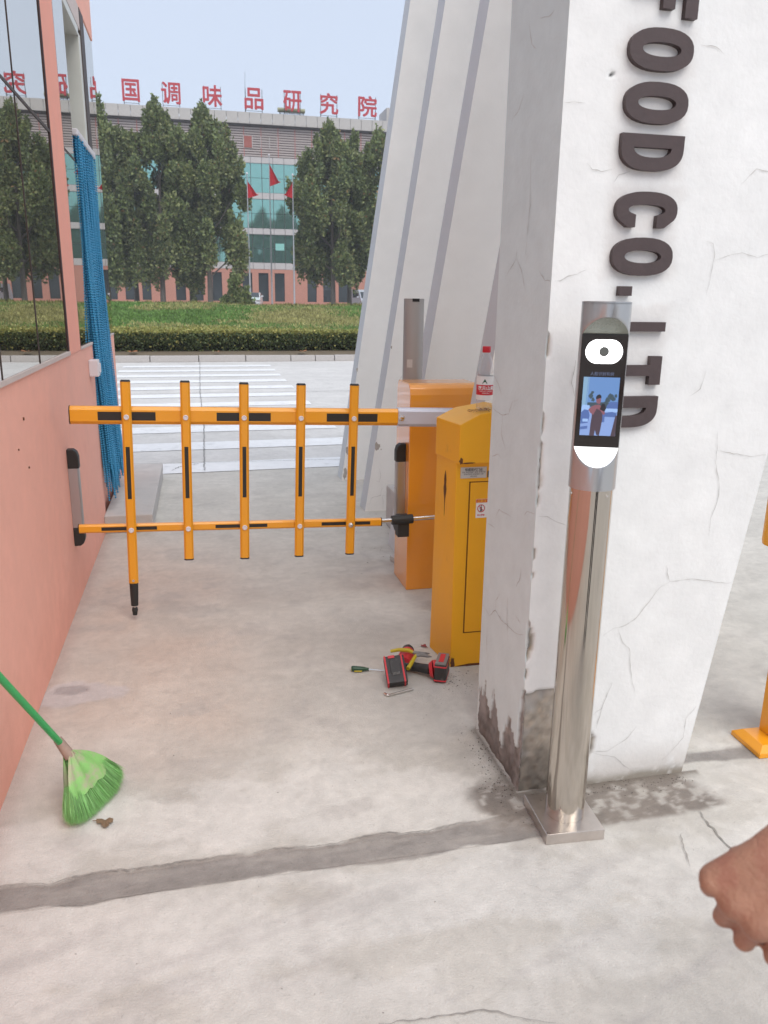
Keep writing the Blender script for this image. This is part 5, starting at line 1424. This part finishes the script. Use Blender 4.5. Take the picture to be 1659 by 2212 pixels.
# ================================================================== BROOM
br = thing('broom', (-.34, 2.16, 0), 'green plastic broom with dusty fan-shaped head leaning by the pink wall', 'broom')
BOo = Vector((-.34, 2.16, 0))
e0, e1 = Vector((-.405, 2.03, .004)), Vector((-.275, 2.275, .004))
neck = Vector((-.425, 2.19, .170))
def fanp(s, t, off=0.0):     # s across 0..1, t 0 at neck .. 1 at bristle tips
    tip = e0.lerp(e1, s)
    bul = 0.12 * math.sin(math.pi * s)
    p = neck.lerp(tip, t) + (tip - neck).normalized() * (bul * .12 * t)
    p = p + (e1 - e0).normalized() * ((s - .5) * 2 * (.038 if s > .5 else .010) * math.sin(math.pi * min(t, 1) ** .75))
    nrm = (e1 - e0).cross(neck - e0).normalized()
    if nrm.y > 0 and nrm.x < 0: nrm = nrm
    return p + nrm * off
def shell_fan(name, t0, t1, off, material, scal=0.0, nS=36, nT=6):
    V = []; F = []
    for sgn in (-1, 1):
        for j in range(nT + 1):
            for i in range(nS + 1):
                s = i / nS; te = t1 + scal * abs(math.sin(s * math.pi * 5)); t = t0 + (te - t0) * j / nT
                th_ = off * (1 - .45 * abs(2 * s - 1) ** 2) * (1 + .15 * math.sin(s * 20))
                V.append(fanp(.5 + (s - .5) * min(1, (.18 + t * 1.0)) if False else s, t, sgn * th_) - BOo)
    N = (nT + 1) * (nS + 1)
    for k in range(2):
        for j in range(nT):
            for i in range(nS):
                q = (k * N + j * (nS + 1) + i, k * N + j * (nS + 1) + i + 1, k * N + (j + 1) * (nS + 1) + i + 1, k * N + (j + 1) * (nS + 1) + i)
                F.append(q if k else q[::-1])
    return obj(name, np_mesh(name, np.array([tuple(v) for v in V]), np.array(F), smooth=True), material, br)
shell_fan('broom_head', .02, .60, .018, M['broom_head'], .035)
n = 10000; s = rng.random(n); o_ = rng.uniform(-1, 1, n)
P0 = np.array([tuple(fanp(a, .42, c * .011) - BOo) for a, c in zip(s, o_)]); P1 = np.array([tuple(fanp(min(max(a + random.gauss(0, .02), -.04), 1.04), (random.uniform(.92, 1.0) - .16 * abs(2 * a - 1) ** 5), c * .020 + random.gauss(0, .003)) * 1.0 - BOo) for a, c in zip(s, o_)])
P1[:, 2] = np.maximum(P1[:, 2], .003)
D = P1 - P0; L = np.linalg.norm(D, axis=1); D /= L[:, None]
U_ = perp(D)
quads_cloud('bristles', (P0 + P1) / 2, D, U_, L / 2, np.full(n, .0008), np.array((.34, .62, .24)) * rng.uniform(.6, 1.5, (n, 1)), M['bristle'], br, kind='stuff')
b = MB(BOo); hd = (Vector((-.598, 2.285, .425)) - neck).normalized()
p_in = neck + hd * -.02
b.tube(p_in, neck + hd * .045, .0165, .0125, 14); b.build('socket', mat('socket_dust', S(178, 150, 135, .8), .7, var=.15, scale=40), br, smooth=True)
# the stick runs up past the left of the frame, its top resting against the wall
up_ = neck + hd * 1.16
b = MB(BOo)
pp = Vector((-.598, 2.285, .425)); d_im = hd
hA = neck + hd * .03
hB = Vector((-.52, 1.93, .560)); hdir = (hB - hA).normalized()
tw = (-.603 - hA.x) / hdir.x
b.tube(hA, hA + hdir * tw, .0095, seg=14); b.build('handle', M['broom_tube'], br, smooth=True)

# ================================================================== TOOLS ON THE FLOOR
# spare battery / first drill
d1 = thing('cordless_drill', (.74, 2.80, 0), 'black and red cordless drill lying with its battery toward the camera', 'drill')
O1 = Vector((.74, 2.80, 0))
def box_at(name, c, ax, ay, az, hx, hy, hz_, material, parent, org, bevel=.004):
    b = MB(org); Mx = Matrix((Vector(ax).normalized(), Vector(ay).normalized(), Vector(az).normalized())).transposed().to_4x4(); Mx.translation = Vector(c)
    b.M = Mx; b.box(-hx, hx, -hy, hy, -hz_, hz_); return b.build(name, material, parent, bevel=bevel)
bx_ = Vector((.93, -.10, .10)).normalized(); by_ = Vector((0.12, .80, .60)); by_ = (by_ - bx_ * by_.dot(bx_)).normalized(); bz_ = bx_.cross(by_).normalized()
bc = Vector((.690, 2.735, .052))
bat = box_at('battery', bc, bx_, by_, bz_, .040, .058, .020, M['black_tool'], d1, O1, .006)
for s in (-.036, .029):
    box_at('red_rib', bc + bx_ * s + bz_ * .0008, bx_, by_, bz_, .0035, .0590, .0205, M['red_tool'], bat, O1, .002)
box_at('release_button', bc + by_ * .052 + bz_ * .019 - bx_ * .010, bx_, by_, bz_, .013, .006, .004, M['red_tool'], bat, O1, .002)
box_at('battery_mark', bc + by_ * .030 + bz_ * .0204 - bx_ * .004, bx_, by_, bz_, .012, .0022, .001, M['red_tool'], bat, O1, .0005); box_at('battery_mark', bc + by_ * .026 + bz_ * .0204 + bx_ * .008, bx_, by_, bz_, .0022, .006, .001, M['red_tool'], bat, O1, .0005)
box_at('battery_slide', bc + by_ * .012 + bz_ * .021, bx_, by_, bz_, .020, .030, .003, M['black_tool'], bat, O1, .002)
for k in range(6): box_at('contact_slot', bc - by_ * .022 + bz_ * .0226 + bx_ * (-.0125 + k * .005), bx_, by_, bz_, .001, .005, .002, M['grey_tool'], bat, O1, 0)
b = MB(O1); b.path([(.705, 2.80, .06), (.735, 2.83, .045), (.765, 2.865, .04)], [.022, .019, .024], 14); b.build('grip', M['black_tool'], d1, smooth=True)
b = MB(O1); b.path([(.742, 2.82, .036), (.768, 2.875, .036), (.785, 2.915, .036)], [.030, .033, .029], 18); b.build('motor_housing', M['red_tool'], d1, smooth=True)
b = MB(O1); b.path([(.782, 2.91, .036), (.793, 2.94, .036), (.802, 2.965, .034), (.806, 2.976, .033)], [.029, .026, .017, .010], 18); b.path([(.806, 2.976, .033), (.812, 2.995, .035)], [.004, .003], 8); b.build('chuck', M['black_tool'], d1, smooth=True)
d2 = thing('cordless_driver', (.85, 2.76, 0), 'second cordless driver with its battery foot standing on edge by the yellow cabinet', 'drill')
O2 = Vector((.85, 2.76, 0))
ux = Vector((.42, .90, 0)).normalized(); uy = Vector((.90, -.42, .0)).normalized(); uz = Vector((0, 0, 1))
bc = Vector((.880, 2.742, .042))
bat = box_at('battery', bc, ux, uy, uz, .052, .024, .038, M['black_tool'], d2, O2, .008)
box_at('red_rib', bc - uz * .030, ux, uy, uz, .0530, .0248, .0035, M['red_tool'], bat, O2, .003)
box_at('red_rib', bc + uz * .028, ux, uy, uz, .0530, .0248, .003, M['red_tool'], bat, O2, .002)
box_at('foot_ring', bc + uz * .040, ux, uy, uz, .050, .022, .004, M['grey_tool'], bat, O2, .006)
box_at('foot_plate', bc + uz * .0448, ux, uy, uz, .036, .010, .0012, M['red_tool'], bat, O2, .003)
b = MB(O2); b.path([(.870, 2.745, .040), (.845, 2.748, .038), (.832, 2.752, .036)], [.036, .036, .026], 18); b.build('red_collar', M['red_tool'], d2, smooth=True)
b = MB(O2); b.path([(.838, 2.755, .034), (.805, 2.790, .028), (.775, 2.815, .026), (.74, 2.84, .028)], [.020, .018, .019, .024], 14); b.build('grip', M['black_tool'], d2, smooth=True)
pl_ = thing('pliers', (.78, 2.83, .05), 'yellow-handled cutting pliers lying across the two drills', 'pliers')
O3 = Vector((.78, 2.83, .05))
b = MB(O3); b.path([(.700, 2.865, .075), (.735, 2.858, .082), (.770, 2.842, .083), (.785, 2.830, .078)], [.0065, .008, .0085, .006], 10)
b.build('handle', M['yellow_grip'], pl_, smooth=True)
b = MB(O3); b.path([(.742, 2.745, .052), (.760, 2.768, .060), (.785, 2.805, .068), (.800, 2.822, .072)], [.0085, .008, .007, .006], 10); b.build('handle', M['yellow_grip'], pl_, smooth=True)
b = MB(O3); b.path([(.780, 2.834, .078), (.808, 2.822, .074), (.835, 2.822, .072), (.852, 2.826, .070)], [.006, .010, .007, .002], 8); b.path([(.790, 2.812, .070), (.812, 2.815, .073), (.838, 2.806, .068), (.855, 2.802, .066)], [.006, .009, .006, .002], 8)
b.build('jaws', M['grey_tool'], pl_, smooth=True)
sd_ = thing('screwdriver', (.6, 2.85, 0), 'small green-handled screwdriver pointing at the battery', 'screwdriver')
b = MB((.6, 2.85, 0)); b.path([(.541, 2.868, .012), (.548, 2.866, .0125), (.585, 2.857, .012), (.602, 2.852, .0115), (.608, 2.850, .0115)], [.010, .0115, .0095, .006, .0065], 12); b.build('handle', M['green_grip'], sd_, smooth=True)
b = MB((.6, 2.85, 0)); b.tube((.540, 2.8682, .012), (.5425, 2.8676, .012), .0095, .0105, 12); b.tube((.55, 2.855, .006), (.58, 2.849, .006), .003, seg=6); b.build('end_cap', M['yellow_grip'], sd_)
b = MB((.6, 2.85, 0)); b.tube((.606, 2.8505, .0115), (.668, 2.836, .006), .0022, .0018, 8); b.build('shaft', M['chrome'], sd_)
hk = MB((.69, 2.64, 0)); hk.path([(.627, 2.652, .006), (.633, 2.637, .006), (.640, 2.634, .006), (.742, 2.664, .006)], [.0045, .0045, .0045, .0045], 6)
o = hk.build('hex_key', M['chrome'], label='steel hex key on the floor in front of the battery', cat='hex key'); o.location = (.69, 2.64, 0)

# leaves and scraps
def leaf(x, y, z, s, label, m_, name='fallen_leaf', seed=1, lobes=5):
    r = random.Random(seed); pts = []
    n = lobes * 4
    for i in range(n):
        t = 2 * math.pi * i / n; k = (.55 + .45 * abs(math.cos(t * lobes / 2))) * r.uniform(.85, 1.1)
        pts.append((s * k * math.cos(t), s * .8 * k * math.sin(t), .002 + s * .22 * abs(math.sin(t * 2 + seed)) * k))
    b = MB(); b.add([(0, 0, .004)] + pts, [(0, i + 1, (i + 1) % n + 1) for i in range(n)])
    b.tube((s * .8, 0, .004), (s * 1.4, s * .25, .004), .0009 + s * .01, seg=4)
    o = b.build(name, m_, label=label, cat='leaf'); o.location = (x, y, z); o.rotation_euler = (0, 0, r.uniform(0, 6))
leaf(-.318, 2.065, .003, .027, 'small curled brown leaf on the floor beside the broom bristles', mat('brown_curled_leaf', S(140, 115, 90, .8), .8), seed=2, lobes=3)
leaf(.890, 3.035, .003, .018, 'small dark red leaf against the corner of the yellow cabinet', mat('red_leaf', S(160, 70, 70, .8), .7), seed=3, lobes=3)
leaf(2.40, 19.17, .20, .15, 'large dry brown leaf under the hedge towards the fins', M['brown_leaf'], seed=4)
leaf(-1.45, 19.1, .20, .14, 'large dry brown leaf under the hedge next to the booth', M['brown_leaf'], seed=5)
leaf(0.42, 19.12, .20, .09, 'smaller dry leaf in the middle below the hedge', M['brown_leaf'], seed=6)
b = MB(); bw = MB()
def crumb(b, x, y, s):
    b.add([(x + s * random.uniform(-1, 1), y + s * random.uniform(-1, 1), .001), (x + s, y, .001), (x, y + s, .001), (x, y, .001 + s * .8)], [(0, 1, 3), (1, 2, 3), (2, 0, 3), (0, 2, 1)])
for i in range(620):
    k = random.random()
    if k < .35: x, y, s = random.gauss(.86, .035), random.gauss(2.1, .13), random.uniform(.0015, .004)
    elif k < .55: x, y, s = random.uniform(.9, 1.45), random.gauss(1.93, .02), random.uniform(.0015, .0035)
    elif k < .7: x, y, s = random.gauss(.93, .04), random.gauss(2.72, .05), random.uniform(.0015, .004)
    elif k < .76: x, y, s = random.uniform(.8, 1.15), random.uniform(4.0, 5.3), random.uniform(.0015, .005)
    else: x, y, s = random.uniform(-.5, 1.6), random.uniform(1.2, 4.2), random.uniform(.001, .0025)
    if PX < x < 1.46 and PY < y < PB_: continue
    crumb(b, x, y, s)
for i in range(200):
    if random.random() < .4: x, y = random.gauss(.74, .05), random.gauss(2.6, .04)
    else: x, y = random.uniform(-.5, 1.2), random.uniform(1.9, 4.0)
    crumb(bw, x, y, random.uniform(.001, .003))
b.build('grit', M['debris'], label='dark crumbs scattered over the concrete floor', cat='grit', kind='stuff'); bw.build('paint_flakes', M['chip'], label='tiny pale paint flakes scattered on the floor', cat='flakes', kind='stuff')

# ================================================================== PERSON (only the hand reaches into the picture)
PP = Vector((1.06, .27, 0))
person = thing('person', PP, 'person in a dark T-shirt standing at the right, loosely closed hand swinging into view', 'person')
def limb(bm, pts, radii):
    for i in range(len(pts) - 1):
        a, c = Vector(pts[i]) - PP, Vector(pts[i + 1]) - PP; L = (c - a).length
        n = max(2, int(L / (min(radii[i], radii[i + 1]) * .35)))
        for k in range(n + 1):
            t = k / n; p = a.lerp(c, t); rr = radii[i] + (radii[i + 1] - radii[i]) * t
            bmesh.ops.create_icosphere(bm, subdivisions=2, radius=rr, matrix=Matrix.Translation(p))
def ell(bm, c, r, rot=None):
    Mx = Matrix.Translation(Vector(c) - PP)
    if rot is not None: Mx = Mx @ rot.to_4x4()
    bmesh.ops.create_icosphere(bm, subdivisions=3, radius=1, matrix=Mx @ Matrix.Diagonal((*r, 1)))
def remesh(bm, name, vox, material, smooth_it=4):
    me = bpy.data.meshes.new(name); bm.to_mesh(me); bm.free()
    o = bpy.data.objects.new(name, me); COL.objects.link(o)
    md = o.modifiers.new('r', 'REMESH'); md.mode = 'VOXEL'; md.voxel_size = vox; md.use_smooth_shade = True
    sm = o.modifiers.new('s', 'SMOOTH'); sm.iterations = smooth_it; sm.factor = .5
    dg = bpy.context.evaluated_depsgraph_get()
    m2 = bpy.data.meshes.new_from_object(o.evaluated_get(dg)); m2.name = name
    bpy.data.objects.remove(o)
    m2.polygons.foreach_set('use_smooth', np.ones(len(m2.polygons), dtype=bool))
    return obj(name, m2, material, person)
bm = bmesh.new()
# hand frame: e1 wrist->knuckles, e2 index->little finger, e3 through the hand away from its back
A_ = Vector((.975, -.222, .014)); Bn = Vector((-.045, -.256, -.966)); C_ = Vector((.218, .941, -.260))
K = Vector((.4500, .4950, .9370))
view = (K - Vector((0, 0, 1.45))).normalized()
e1 = A_ * -.64 + Bn * .77; e1 = (e1 - view * e1.dot(view) + view * .10).normalized()
e2 = A_ * .77 + Bn * .64; e2 = (e2 - view * e2.dot(view)); e2 = (e2 - e1 * e2.dot(e1)).normalized(); e3 = e1.cross(e2)
if e3.dot(view) < 0: e3 = -e3          # middle of the knuckle row
wrist = K - e1 * .088 + e2 * .006
elbow = Vector((.735, .40, 1.10)); shoulder = Vector((.865, .30, 1.375))
limb(bm, [shoulder, elbow], [.052, .043]); limb(bm, [elbow, elbow.lerp(wrist, .35), wrist], [.043, .044, .0275])
# palm
for s, rr in ((-.034, .0165), (-.0115, .018), (.0115, .0175), (.033, .0155)):
    kp = K + e2 * s + e1 * (-.004 * abs(s) / .03) + e1 * (.006 if s < .02 else -.004)
    limb(bm, [wrist + e2 * s * .35, wrist.lerp(kp, .5) + e2 * s * .1 - e3 * .003, kp], [.021, .0175, rr * .92])
limb(bm, [wrist + e2 * .010 + e3 * .010, K + e2 * .024 + e3 * .014 - e1 * .03], [.019, .016])
# four fingers, each bent at two knuckles and of its own length
fing = [(-.034, .034, .024, .020, .0098, 78, 84), (-.0115, .038, .026, .021, .0102, 60, 92), (.0115, .037, .025, .020, .0100, 54, 90), (.035, .033, .020, .018, .0092, 44, 80)]
for s, l1, l2, l3, rr, g1, g2 in fing:
    kp = K + e2 * s * 1.02 + e1 * (.006 if s < .02 else -.004)
    sp = e2 * (s * .35)
    a1_, a2_, a3_ = math.radians(g1), math.radians(g1 + g2), math.radians(g1 + g2 + 45)
    d1_ = (e1 * math.cos(a1_) + e3 * math.sin(a1_) + sp * .6).normalized(); d2_ = (e1 * math.cos(a2_) + e3 * math.sin(a2_)).normalized(); d3_ = (e1 * math.cos(a3_) + e3 * math.sin(a3_)).normalized()
    q1 = kp + d1_ * l1; q2 = q1 + d2_ * l2; q3 = q2 + d3_ * l3
    limb(bm, [kp, q1], [rr * 1.10, rr * .92]); ell(bm, kp - e3 * .0045, (.0105, .0105, .0105)); ell(bm, q1, (rr * 1.0,) * 3); limb(bm, [q1, q2], [rr * 1.02, rr * .9]); limb(bm, [q2, q3], [rr * .9, rr * .78])
tb = wrist + e1 * .020 - e2 * .014 + e3 * .016
limb(bm, [tb, tb + e1 * .030 - e2 * .010 + e3 * .024, tb + e1 * .054 + e2 * .004 + e3 * .040, tb + e1 * .066 + e2 * .022 + e3 * .050], [.016, .0128, .0115, .0092])
# rest of the body: far arm, neck, head, lower legs
sh2 = Vector((1.255, .27, 1.375)); el2 = Vector((1.31, .25, 1.09)); wr2 = Vector((1.29, .36, .86))
limb(bm, [sh2, el2], [.052, .043]); limb(bm, [el2, wr2], [.042, .028]); ell(bm, wr2 + Vector((0, .03, -.06)), (.02, .038, .055))
for k in range(4): limb(bm, [wr2 + Vector((0, .005 + .02 * k, -.10)), wr2 + Vector((.005, .012 + .02 * k, -.14)), wr2 + Vector((-.012, .02 + .02 * k, -.16))], [.010, .009, .008])
limb(bm, [wr2 + Vector((-.01, .05, -.04)), wr2 + Vector((-.02, .075, -.075)), wr2 + Vector((-.02, .08, -.10))], [.013, .011, .009])
limb(bm, [(1.06, .26, 1.36), (1.06, .275, 1.50)], [.062, .056]); ell(bm, (1.06, .29, 1.60), (.076, .095, .118)); ell(bm, (1.06, .31, 1.55), (.058, .070, .06))
limb(bm, [(1.06, .388, 1.605), (1.06, .402, 1.575)], [.010, .014]); ell(bm, (.983, .285, 1.59), (.010, .022, .032)); ell(bm, (1.137, .285, 1.59), (.010, .022, .032)); limb(bm, [(1.04, .375, 1.545), (1.08, .375, 1.545)], [.009, .009])
ell(bm, (1.06, .27, 1.15), (.15, .09, .24)); ell(bm, (1.06, .27, .95), (.14, .09, .14)); limb(bm, [(.94, .27, 1.36), (1.18, .27, 1.36)], [.055, .055])
for sx in (-1, 1):
    limb(bm, [(1.06 + sx * .09, .27, .92), (1.06 + sx * .10, .28, .50), (1.06 + sx * .10, .25, .09)], [.080, .052, .038])
body = remesh(bm, 'body', .0032, M['skin'], 2)
bm = bmesh.new()
ell(bm, (1.06, .27, 1.16), (.185, .118, .26)); ell(bm, (1.06, .27, .97), (.170, .115, .13)); limb(bm, [(.90, .275, 1.375), (1.22, .27, 1.375)], [.070, .070]); ell(bm, (1.06, .27, 1.32), (.17, .10, .12))
limb(bm, [shoulder, shoulder.lerp(elbow, .55)], [.070, .064]); limb(bm, [sh2, sh2.lerp(el2, .55)], [.070, .064])
remesh(bm, 'shirt', .010, M['shirt'], 4)
bm = bmesh.new(); ell(bm, (1.06, .27, .93), (.163, .112, .11))
for sx in (-1, 1): limb(bm, [(1.06 + sx * .085, .27, .88), (1.06 + sx * .10, .28, .50), (1.06 + sx * .10, .255, .10)], [.100, .074, .066])
remesh(bm, 'trousers', .012, M['trousers'], 4)
bm = bmesh.new(); ell(bm, (1.06, .275, 1.635), (.085, .100, .098)); ell(bm, (1.06, .24, 1.58), (.075, .07, .08)); remesh(bm, 'hair', .008, M['hair'], 2)
for sx in (-1, 1):
    bm = bmesh.new(); ell(bm, (1.06 + sx * .10, .34, .045), (.045, .12, .042)); ell(bm, (1.06 + sx * .10, .25, .05), (.042, .06, .05)); remesh(bm, 'shoe', .010, M['rubber'], 3)
    bm = bmesh.new(); ell(bm, (1.06 + sx * .03, .372, 1.605), (.012, .009, .008)); remesh(bm, 'eye', .003, M['label_white'], 1)

# ------------------------------------------------------------------ haze
hm = bpy.data.materials.new('thin_haze'); hm.use_nodes = True
hn, hl = hm.node_tree.nodes, hm.node_tree.links
hn.remove(hn["Principled BSDF"])
hv = hn.new("ShaderNodeVolumePrincipled"); hv.inputs["Color"].default_value = (0.90, 0.92, 0.97, 1); hv.inputs["Density"].default_value = 0.0014; hv.inputs["Anisotropy"].default_value = 0.0
hl.new(hv.outputs[0], hn["Material Output"].inputs["Volume"])
b = MB(); b.box(-620, 620, -620, 920, -1.0, 26.0)
b.build('haze', hm, kind='stuff')
